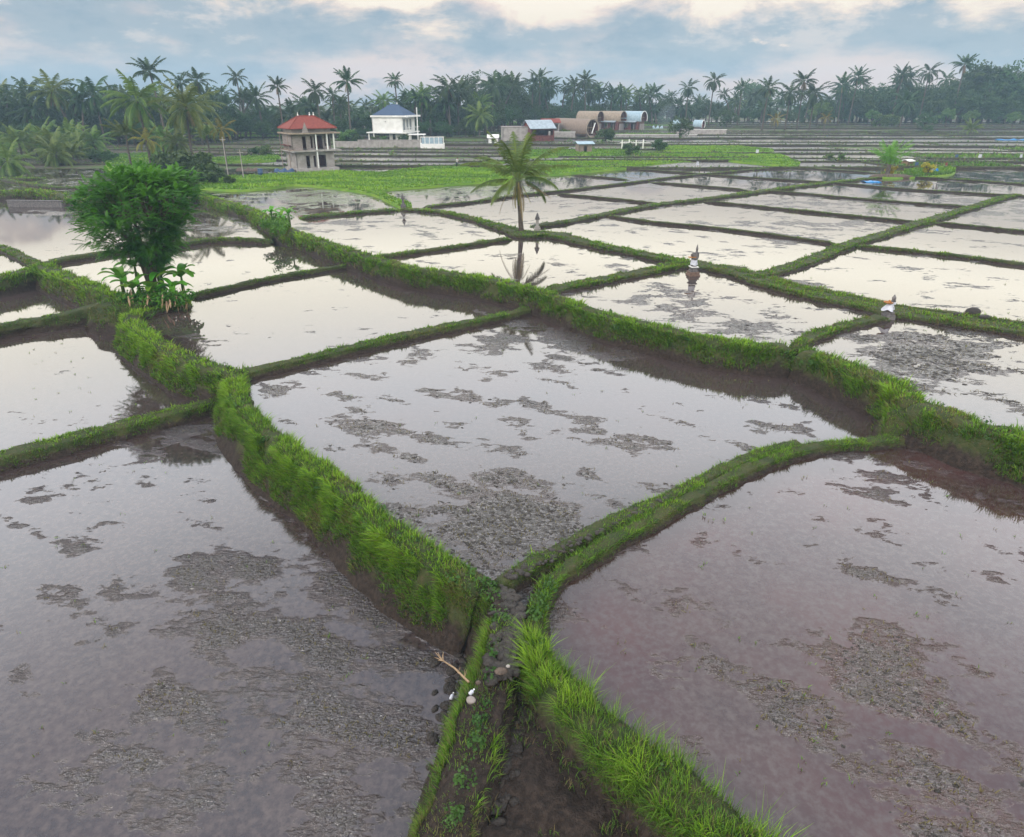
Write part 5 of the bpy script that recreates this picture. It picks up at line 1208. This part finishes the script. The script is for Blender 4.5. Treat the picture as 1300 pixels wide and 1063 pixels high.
def person(u, v, d, lab, h=1.6, rz=0.0):
    X_, Y_, _ = PD(u, v, d); z0 = gh_(X_, Y_) + .12; t = thing('person', lab, 'person', (X_, Y_, z0), rz); k = h / 1.75
    J = dict(pel=(0, 0, .93), che=(0, -.10, 1.28), nk=(0, -.17, 1.46), hd=(0, -.22, 1.60), top=(0, -.24, 1.72),
             hl=(-.10, 0, .88), kl=(-.12, -.06, .48), al=(-.12, .02, .08), fl=(-.12, -.14, .03), hr=(.10, 0, .88), kr=(.13, .02, .48), ar=(.14, .12, .08), fr=(.14, -.04, .03),
             sl=(-.18, -.13, 1.40), el=(-.24, -.22, 1.14), wl=(-.20, -.42, .98), dl=(-.19, -.5, .95), sr=(.18, -.13, 1.40), er=(.25, -.20, 1.14), wr=(.20, -.42, 1.0), dr=(.19, -.5, .97))
    E = [('pel', 'che'), ('che', 'nk'), ('nk', 'hd'), ('hd', 'top'), ('pel', 'hl'), ('hl', 'kl'), ('kl', 'al'), ('al', 'fl'), ('pel', 'hr'), ('hr', 'kr'), ('kr', 'ar'), ('ar', 'fr'), ('nk', 'sl'), ('sl', 'el'), ('el', 'wl'), ('wl', 'dl'), ('nk', 'sr'), ('sr', 'er'), ('er', 'wr'), ('wr', 'dr')]
    rad = dict(pel=.14, che=.15, nk=.06, hd=.10, top=.07, hl=.09, kl=.06, al=.04, fl=.035, hr=.09, kr=.06, ar=.04, fr=.035, sl=.06, el=.045, wl=.03, dl=.035, sr=.06, er=.045, wr=.03, dr=.035)
    ks = list(J); me = bpy.data.meshes.new('body'); me.from_pydata([tuple(c * k for c in J[q]) for q in ks], [(ks.index(a), ks.index(b)) for a, b in E], [])
    me.materials.append(M['skin']); b = link('body', me, t); md = b.modifiers.new('Skin', 'SKIN'); md.use_smooth_shade = True
    for i, q in enumerate(ks): me.skin_vertices[0].data[i].radius = (rad[q] * k,) * 2; me.skin_vertices[0].data[i].use_root = (q == 'pel')
    b.modifiers.new('Sub', 'SUBSURF').render_levels = 1
    s = MB().tube([(0, .0, .86 * k), (0, -.06 * k, 1.1 * k), (0, -.13 * k, 1.36 * k), (0, -.16 * k, 1.44 * k)], [.18 * k, .19 * k, .2 * k, .1 * k], 12)
    for sg in (-1, 1): s.tube([(sg * .14 * k, -.13 * k, 1.40 * k), (sg * .24 * k, -.2 * k, 1.16 * k)], [.09 * k, .07 * k], 8)
    s.build('shirt', M['shirt'], t, True)
    MB().tube([(-.09 * k, 0, .95 * k), (-.12 * k, -.05 * k, .5 * k), (-.12 * k, .0, .2 * k)], [.13 * k, .09 * k, .08 * k], 9).tube([(.09 * k, 0, .95 * k), (.13 * k, .02 * k, .5 * k), (.14 * k, .09 * k, .2 * k)], [.13 * k, .09 * k, .08 * k], 9).build('trousers', M['trousers'], t, True)
    MB().lathe([(.05 * k, .1 * k), (.115 * k, .03 * k), (.12 * k, .0), (.17 * k, -.015 * k)], 10, (0, -.235 * k, 1.66 * k)).build('hat', M['hair'], t, True)
person(580, 209, 100, 'person in a pale shirt and dark trousers at the far edge of the bright grass', 1.3, R(60))

# ---------------------------------------------------------------- litter, clods, tarps
def rock(name, lab, cat, p, s, mat, seed, group=None, parent=None, rz=0, kind=None):
    bm = bmesh.new(); bmesh.ops.create_icosphere(bm, subdivisions=3, radius=1)
    for v in bm.verts:
        c = v.co; q = .7 + .6 * float(fbm(np.array([c.x * 1.3 + seed]), np.array([c.y * 1.3]), np.array([c.z * 1.3]))[0]); v.co = Vector((c.x * s[0], c.y * s[1], c.z * s[2])) * q
    for f in bm.faces: f.smooth = True
    me = bpy.data.meshes.new(name); bm.to_mesh(me); bm.free(); me.materials.append(M[mat]); o = link(name, me, parent, p); o.rotation_euler = (0, 0, rz); tag(o, lab, cat, group, kind); return o
for i, (u, v, s) in enumerate([(1235, 398, (.36, .2, .27)), (1218, 399, (.25, .15, .10)), (1250, 403, (.25, .15, .13))]):
    p = P(u, v, 1.15); rock('mud_heap', ['largest dark mud heap on the bank right of the white-draped shrine', 'low dark mud heap left of the largest one', 'small dark mud heap right of the largest one'][i], 'mud heap', p, s, 'clod', 5 + i)
p = P(1113, 222, 1.1); rock('earth_mound', 'reddish heap of earth under the short bright palm', 'earth heap', (P(1133, 224, 1.1)[0], P(1133, 224, 1.1)[1], 1.0), (2.9, .8, .42), 'dryclod', 21)
for i, (u, v, z, s, m_, lab) in enumerate([(607, 867, .2, (.05, .04, .035), 'dryclod', 'small pale stone on the muddy bank at the bottom'), (598, 889, .15, (.08, .07, .06), 'brickraw', 'rounded beige stone half in the grass at the bottom'), (645, 846, .2, (.04, .03, .03), 'concrete', 'tiny white pebble on the mud ridge'),
                                       (636, 852, .16, (.12, .09, .03), 'dryclod', 'flat pale slab lying on the mud ridge')]):
    rock('stone', lab, 'stone', P(u, v, z + .13), s, m_, 30 + i)
def bottle(u, v, z, L, rz, lab):
    p = P(u, v, z); t = thing('plastic_bottle', lab, 'bottle', p, rz); mm = Matrix.Rotation(R(78), 4, 'Y')
    m = MB().lathe([(.02, 0), (.035, .01), (.035, L * .7), (.013, L * .88), (.013, L)], 10); m.v = [tuple(mm @ Vector(v)) for v in m.v]; m.build('bottle_body', M['cloth'], t, True)
    m = MB().lathe([(.015, L), (.016, L + .02)], 8); m.v = [tuple(mm @ Vector(v)) for v in m.v]; m.build('cap', M['white'], t)
bottle(596, 882, .26, .11, R(50), 'white plastic bottle lying in the grass above the beige stone'); bottle(572, 888, -1.0, .13, R(70), 'whitish plastic bottle on the dark mud left of the grassy bank')
bottle(575, 912, -.75, .16, R(55), 'small pale scrap of plastic at the water edge below the bottles')
def stalk():
    a = Vector(P(595, 866, .25)); b = Vector(P(561, 838, -.1)); t = thing('dry_palm_stalk', 'dry forked brown stalk sticking out over the mud from the bottom bank', 'dead branch', tuple(a)); d = b - a
    MB().tube([(0, 0, 0), tuple(d * .5 + Vector((0, 0, .06))), tuple(d)], [.022, .017, .012], 7).build('stem', M['twig'], t, True)
    m = MB(); r = random.Random(2)
    for k in range(9):
        e = d + Vector((r.uniform(-.16, .02), r.uniform(-.04, .16), r.uniform(-.03, .12))); m.tube([tuple(d * .93), tuple((d + e) * .5), tuple(e)], [.008, .009, .004], 4)
    for k in range(5):
        q = d * r.uniform(.1, .4); m.tube([tuple(q), tuple(q + Vector((r.uniform(-.06, .06), r.uniform(-.04, .08), r.uniform(.06, .18))))], [.007, .003], 4)
    m.build('twigs', M['twig'], t)
stalk()
# clods of mud along the ridge and in the ditch
mb = MB(); r = np.random.default_rng(12)
bmc = bmesh.new(); bmesh.ops.create_icosphere(bmc, subdivisions=2, radius=1); cv = np.array([v.co[:] for v in bmc.verts]); cf = np.array([[v.index for v in f.verts] for f in bmc.faces]); bmc.free()
cV, cT = [], []
def clods(n, us, vs, z, s, jitter):
    for i in range(n):
        k = r.random() * (len(us) - 1); j = int(k); u = us[j] + (us[min(j + 1, len(us) - 1)] - us[j]) * (k - j) + r.normal(0, jitter); v = vs[j] + (vs[min(j + 1, len(us) - 1)] - vs[j]) * (k - j) + r.normal(0, jitter * .5)
        p = P(u, v, z); sc = s * r.uniform(.4, 1.3) * np.array([r.uniform(.8, 1.7), r.uniform(.7, 1.2), r.uniform(.4, .75)]); a = r.random() * 6.28
        q = cv * (.72 + .55 * fbm(cv[:, 0] * 1.5 + i, cv[:, 1] * 1.5, cv[:, 2] * 1.5)[:, None]) * sc; q = np.stack([q[:, 0] * math.cos(a) - q[:, 1] * math.sin(a), q[:, 0] * math.sin(a) + q[:, 1] * math.cos(a), q[:, 2]], 1)
        b = sum(len(x) for x in cV); cV.append(q + np.array([p[0], p[1], z])); cT.append(cf + b)
clods(260, [640, 648, 648, 640, 632], [748, 780, 810, 840, 862], .22, .085, 9)
clods(120, [640, 690, 760, 850], [735, 712, 672, 630], .17, .055, 5)
clods(200, [640, 650, 640, 620], [870, 910, 960, 1040], -.33, .08, 16)
clods(90, [600, 590, 572, 560], [800, 850, 900, 960], -1.1, .09, 16)
bmc = bmesh.new(); bmesh.ops.create_icosphere(bmc, subdivisions=1, radius=1); c1 = np.array([v.co[:] for v in bmc.verts]); f1 = np.array([[v.index for v in f.verts] for f in bmc.faces]); bmc.free()
def field_clods(n, z, box, thr, s, base, loop):
    u = r.uniform(box[0], box[1], n); v = r.uniform(box[2], box[3], n); Q = np.array([P(a, b, z) for a, b in zip(u, v)]); Q = Q[inside(loop, Q[:, 0], Q[:, 1])]; n = len(Q)
    d_ = mudval(Q[:, 0], Q[:, 1], Q[:, 2], base) + r.normal(0, .08, n); Q = Q[d_ > thr]; n = len(Q); print('clods', n)
    sc = s * r.uniform(.4, 1.3, (n, 1)) * np.stack([r.uniform(.8, 1.9, n), r.uniform(.6, 1.1, n), r.uniform(.25, .55, n)], 1); a = r.normal(.4, .5, n)
    V = c1[None] * r.uniform(.65, 1.25, (n, len(c1), 1)) * sc[:, None, :]; ca, sa = np.cos(a)[:, None], np.sin(a)[:, None]
    V = np.stack([V[..., 0] * ca + V[..., 1] * sa, -V[..., 0] * sa + V[..., 1] * ca, V[..., 2]], -1) + (Q + [0, 0, -.01])[:, None, :]
    b = sum(len(x) for x in cV); cV.append(V.reshape(-1, 3)); cT.append((f1[None] + (np.arange(n) * len(c1))[:, None, None]).reshape(-1, 3) + b)
field_clods(16000, 0.0, (330, 1080, 400, 730), .50, .05, .15, LOOPS[2]); field_clods(6000, -1.1, (150, 640, 530, 900), .66, .038, .08, LOOPS[0]); field_clods(8000, -.05, (690, 1300, 570, 1063), .58, .038, .10, LOOPS[3]); field_clods(5000, .9, (1040, 1300, 415, 545), .50, .07, .07, UP); field_clods(3000, .9, (720, 1120, 350, 440), .45, .06, .07, UP)
o = link('mud_clods', np_mesh('mud_clods', np.concatenate(cV), np.concatenate(cT), M['clod'], None, True)); tag(o, 'dark clods of mud along the ridge and ditch where the banks meet', 'mud', kind='stuff')
# stubble and floating debris in the drowned fields: tiny stalks lying in the mud patches
def debris(n, zf, lv, box, thr, seed, base, loop, dryf=.8):
    r = np.random.default_rng(seed); u = r.uniform(box[0], box[1], n); v = r.uniform(box[2], box[3], n)
    Pw = np.array([P(a, b, zf) for a, b in zip(u, v)]); Pw = Pw[inside(loop, Pw[:, 0], Pw[:, 1])]; m = mudval(Pw[:, 0], Pw[:, 1], Pw[:, 2], base); big = fbm(Pw[:, 0] * .7, Pw[:, 1] * 1.3)
    k = m > thr; Pw = Pw[k]; n = len(Pw)
    grow(Pw + [0, 0, .005], np.stack([r.normal(0, 1, n), r.normal(0, 1, n), np.full(n, .05)], 1), .05 + .10 * r.random(n), np.full(n, .02), np.full(n, .1), np.full(n, 1.0) * dryf)
debris(9000, 0.0, 0, (330, 1080, 400, 720), .42, 1, .15, LOOPS[2]); debris(5000, -1.1, 0, (0, 640, 520, 980), .5, 2, .08, LOOPS[0]); debris(5000, -.05, 0, (700, 1300, 570, 1060), .48, 3, .10, LOOPS[3]); debris(3000, .9, 0, (1040, 1300, 415, 540), .42, 4, .07, UP)
# sparse sprouts standing in the water
r = np.random.default_rng(9)
for (zf, box, n) in ((-.9, (20, 240, 420, 540), 45), (-.05, (760, 1290, 580, 1000), 60), (0.0, (380, 1000, 420, 660), 60), (-1.1, (0, 500, 560, 960), 50), (.9, (880, 1290, 340, 500), 40)):
    for i in range(n):
        q = P(r.uniform(box[0], box[1]), r.uniform(box[2], box[3]), zf); k = r.integers(3, 9)
        grow(np.array([q] * k) + r.normal(0, .03, (k, 3)) * [1, 1, 0], r.normal(0, .5, (k, 3)) + [0, 0, .6], np.full(k, .10) * (.5 + r.random(k)), np.full(k, .014), np.clip(r.normal(.6, .15, k), 0, 1), (r.random(k) < .4) * .9)
build_grass('stubble', 'drowned straw stubble and sprouts in the muddy fields')
# tarps and oddments near the house
def tarp(u, v, z, w, d_, lab, mat='blue', h=.25):
    p = P(u, v, z); g = [[(w * (i / 8 - .5), d_ * (j / 4 - .5), h * math.sin(math.pi * j / 4) * (.6 + .4 * math.sin(i * 2.1)) + .04 * math.sin(i * 3 + j)) for i in range(9)] for j in range(5)]
    m = MB().sheet(g); o = m.build('tarp', M[mat], None, True); o.location = (p[0], p[1], z); sol = o.modifiers.new('Solid', 'SOLIDIFY'); sol.thickness = .03; tag(o, lab, 'tarp')
tarp(1106, 231, .93, 1.9, 1.6, 'bright blue tarp lying at the water edge below the short bright palm', h=.15); tarp(1186, 217, 1.3, .9, .8, 'small blue tarp behind the yellow shrub', h=.4)
tarp(362, 218, 1.12, 2.6, 1.2, 'dark blue tarp heap at the left foot of the unfinished house', 'darkblue', .5); tarp(835, 165, 2.2, 3.0, 1.2, 'pale blue sheet under the smoke beside the barrel houses', 'tinblue', 1.3)
tarp(1287, 178, 1.9, 7.5, 1.0, 'long blue tarp strip on the far terraces at the right edge', h=.3); tarp(1042, 173, 2.0, 3.5, 1.0, 'blue tarp strip on the far terraces right of centre', h=.3)
tarp(316, 217, 1.12, 3.0, 1.6, 'light brown heap of sand on the grass left of the house', 'dryclod', .5)
for i, (u, v, lab, m_) in enumerate([(331, 221, 'dark blue barrel standing on the grass left of the house', 'darkblue')]):
    p = P(u, v + 2, 1.12); o = MB().lathe([(.27, 0), (.3, .05), (.3, .3), (.32, .33), (.3, .36), (.3, .8), (.28, .85)], 14).build('barrel', M[m_], None, True); o.location = (p[0], p[1], 1.1); tag(o, lab, 'barrel')
# grey retaining wall below the far-left bank
mb = MB(); pts = [(6, 259), (40, 260), (78, 260)]
def retaining():
    a = P(10, 262, .4); b = P(79, 263, .4); t = thing('retaining_wall', 'short grey block retaining wall below the far-left grass bank', 'wall', (a[0], a[1], .3), math.atan2(b[1] - a[1], b[0] - a[0]))
    L = math.hypot(b[0] - a[0], b[1] - a[1]); MB().box(0, L, 0, .25, -.4, .62).build('panel', M['stone'], t); MB().box(-.05, L + .05, -.05, .3, .62, .68).build('coping', M['stone'], t)
retaining()
# smoke
def smoke():
    X_, Y_, _ = PD(842, 160, 172); bm = bmesh.new(); bmesh.ops.create_icosphere(bm, subdivisions=4, radius=1)
    for v in bm.verts:
        c = v.co.copy(); s = (c.z + 1) / 2; w = 1.0 + 1.5 * s; q = .8 + .5 * float(fbm(np.array([c.x * 1.5]), np.array([c.y * 1.5]), np.array([c.z * 1.5 + 4]))[0]); v.co = Vector((c.x * w * q + 1.2 * s * s, c.y * w * q, 3.4 + c.z * 3.4))
    me = bpy.data.meshes.new('smoke'); bm.to_mesh(me); bm.free(); m, nt = newmat('smoke'); g = N(nt); pv = g.n('ShaderNodeVolumePrincipled'); pv.inputs['Color'].default_value = (.75, .85, .95, 1); pv.inputs['Density'].default_value = .028
    oo = g.n('ShaderNodeOutputMaterial'); g.l(pv.outputs[0], oo.inputs['Volume']); me.materials.append(m); o = link('smoke', me, None, (X_, Y_, gh_(X_, Y_))); tag(o, 'pale bluish smoke rising beside the barrel-roofed houses', 'smoke', kind='stuff')
smoke()
# haze
def haze(density):
    m, nt = newmat('haze'); g = N(nt); pv = g.n('ShaderNodeVolumePrincipled'); pv.inputs['Color'].default_value = (.55, .78, .98, 1); pv.inputs['Density'].default_value = density
    oo = g.n('ShaderNodeOutputMaterial'); g.l(pv.outputs[0], oo.inputs['Volume'])
    o = MB().box(-440, 440, -60, 580, -3.0, 32).build('haze', m); o['kind'] = 'stuff'; o['label'] = 'thin bluish evening haze over the fields'
haze(.00065)

# ---------------------------------------------------------------- sky, sun, camera
w = bpy.data.worlds.new('World'); scene.world = w; w.use_nodes = True; nt = w.node_tree; nt.nodes.clear(); g = N(nt)
SUN_EL, SUN_AZ = R(42), R(-140)    # azimuth from +Y, clockwise: behind the camera, to the left
sky = g.n('ShaderNodeTexSky'); sky.sky_type = 'NISHITA'; sky.sun_disc = False; sky.sun_elevation = SUN_EL; sky.sun_rotation = SUN_AZ
d = g.n('ShaderNodeTexCoord').outputs['Generated']; sx = g.n('ShaderNodeSeparateXYZ'); g.l(d, sx.inputs[0]); x_, y_, z_ = sx.outputs
v1 = g.mapping(d, scale=(1, 1, 2.3))
nA = g.noise(v1, 7.0, 12, .6, .25); nB = g.noise(g.mapping(d, scale=(1, 1, 3.2), loc=(3, 1, 2)), 3.2, 7, .55); nC = g.noise(g.mapping(d, scale=(1, 1, 2.0), loc=(7, 2, 5)), 14, 8, .6)
left = g.map(x_, -.12, -.30)
edge = g.math('ADD', g.math('MULTIPLY_ADD', left, .03, .106), g.math('MULTIPLY', g.math('SUBTRACT', nA, .5), .17))
t_ = g.math('SUBTRACT', edge, z_)                                  # above 0: inside the cloud bank
mask = g.map(t_, -.004, .010)
back = g.math('GREATER_THAN', y_, -.2)
grey = g.mix(g.map(z_, 0, .10), (.34, .45, .54), (.38, .46, .53)); pink = (.78, .65, .62)
cloud = g.mix(g.map(nB, .46, .62), grey, pink)
nD = g.noise(g.mapping(d, scale=(1, 1, 2.6), loc=(2, 9, 4)), 9, 9, .62)
cloud = g.mix(g.math('MULTIPLY', g.map(nD, .50, .66), .75), cloud, (.27, .38, .48)); cloud = g.mix(g.math('MULTIPLY', g.map(nD, .48, .36), g.map(z_, .01, .09, 0, .7)), cloud, (.80, .72, .68))
cloud = g.mix(g.math('MULTIPLY', g.map(nC, .66, .76), g.map(z_, .015, .05)), cloud, (.95, .80, .70))
rim = g.math('MULTIPLY', g.map(t_, .028, .0), .9)
cloud = g.mix(rim, cloud, (1.0, .82, .69))
cream = g.mix(g.map(z_, .08, .14), (.98, .87, .72), (1.12, 1.0, .84))
# high overcast, seen only in the water: soft bright layers
hi = g.mix(g.map(g.noise(g.mapping(d, scale=(1, 1, 1.6), loc=(1, 5, 2)), 2.6, 6, .5), .36, .64), (.90, 1.04, 1.26), (1.35, 1.42, 1.55))
cream = g.mix(g.map(z_, .12, .22), cream, (2.95, 2.78, 2.3))
mid = g.mix(g.map(z_, .22, .42), cream, (3.1, 3.2, 3.35))
up = g.mix(g.map(z_, .44, .70), mid, hi)
col = g.mix(mask, up, cloud)
ns = g.mix(.12, g.mix(1.0, col, (10, 10, 10), 'MULTIPLY'), sky.outputs[0])
x = [n for n in nt.nodes if n.type == 'MIX']
for n in x: n.clamp_result = False; n.clamp_factor = True
bg = g.n('ShaderNodeBackground'); g.l(ns, bg.inputs[0]); bg.inputs[1].default_value = .1
ow = g.n('ShaderNodeOutputWorld'); g.l(bg.outputs[0], ow.inputs[0])
L = bpy.data.lights.new('Sun', 'SUN'); L.energy = 1.5; L.angle = R(12); L.color = (1, .93, .84); lo = bpy.data.objects.new('Sun', L); COL.objects.link(lo)
sd = Vector((math.sin(SUN_AZ) * math.cos(SUN_EL), math.cos(SUN_AZ) * math.cos(SUN_EL), math.sin(SUN_EL))); lo.rotation_euler = sd.to_track_quat('Z', 'Y').to_euler(); lo.location = (-30, -40, 60)

cam = bpy.data.cameras.new('Camera'); co = bpy.data.objects.new('Camera', cam); COL.objects.link(co); scene.camera = co
co.location = (0, 0, CAMZ); co.rotation_euler = (math.pi / 2 - PITCH, 0, 0); cam.sensor_width = 36; cam.sensor_fit = 'HORIZONTAL'; cam.lens = 36 * F / 1300; cam.shift_y = -45.5 / 1300; cam.clip_start = .5; cam.clip_end = 2000
scene.view_settings.view_transform = 'Standard'; scene.view_settings.look = 'None'; scene.view_settings.exposure = .06; scene.view_settings.gamma = 1
scene.cycles.max_bounces = 6; scene.cycles.diffuse_bounces = 2; scene.cycles.glossy_bounces = 3; scene.cycles.transmission_bounces = 2; scene.cycles.volume_bounces = 0; scene.cycles.use_denoising = True
for o in [q for q in bpy.data.objects if q.users_collection == ()]: bpy.data.objects.remove(o)
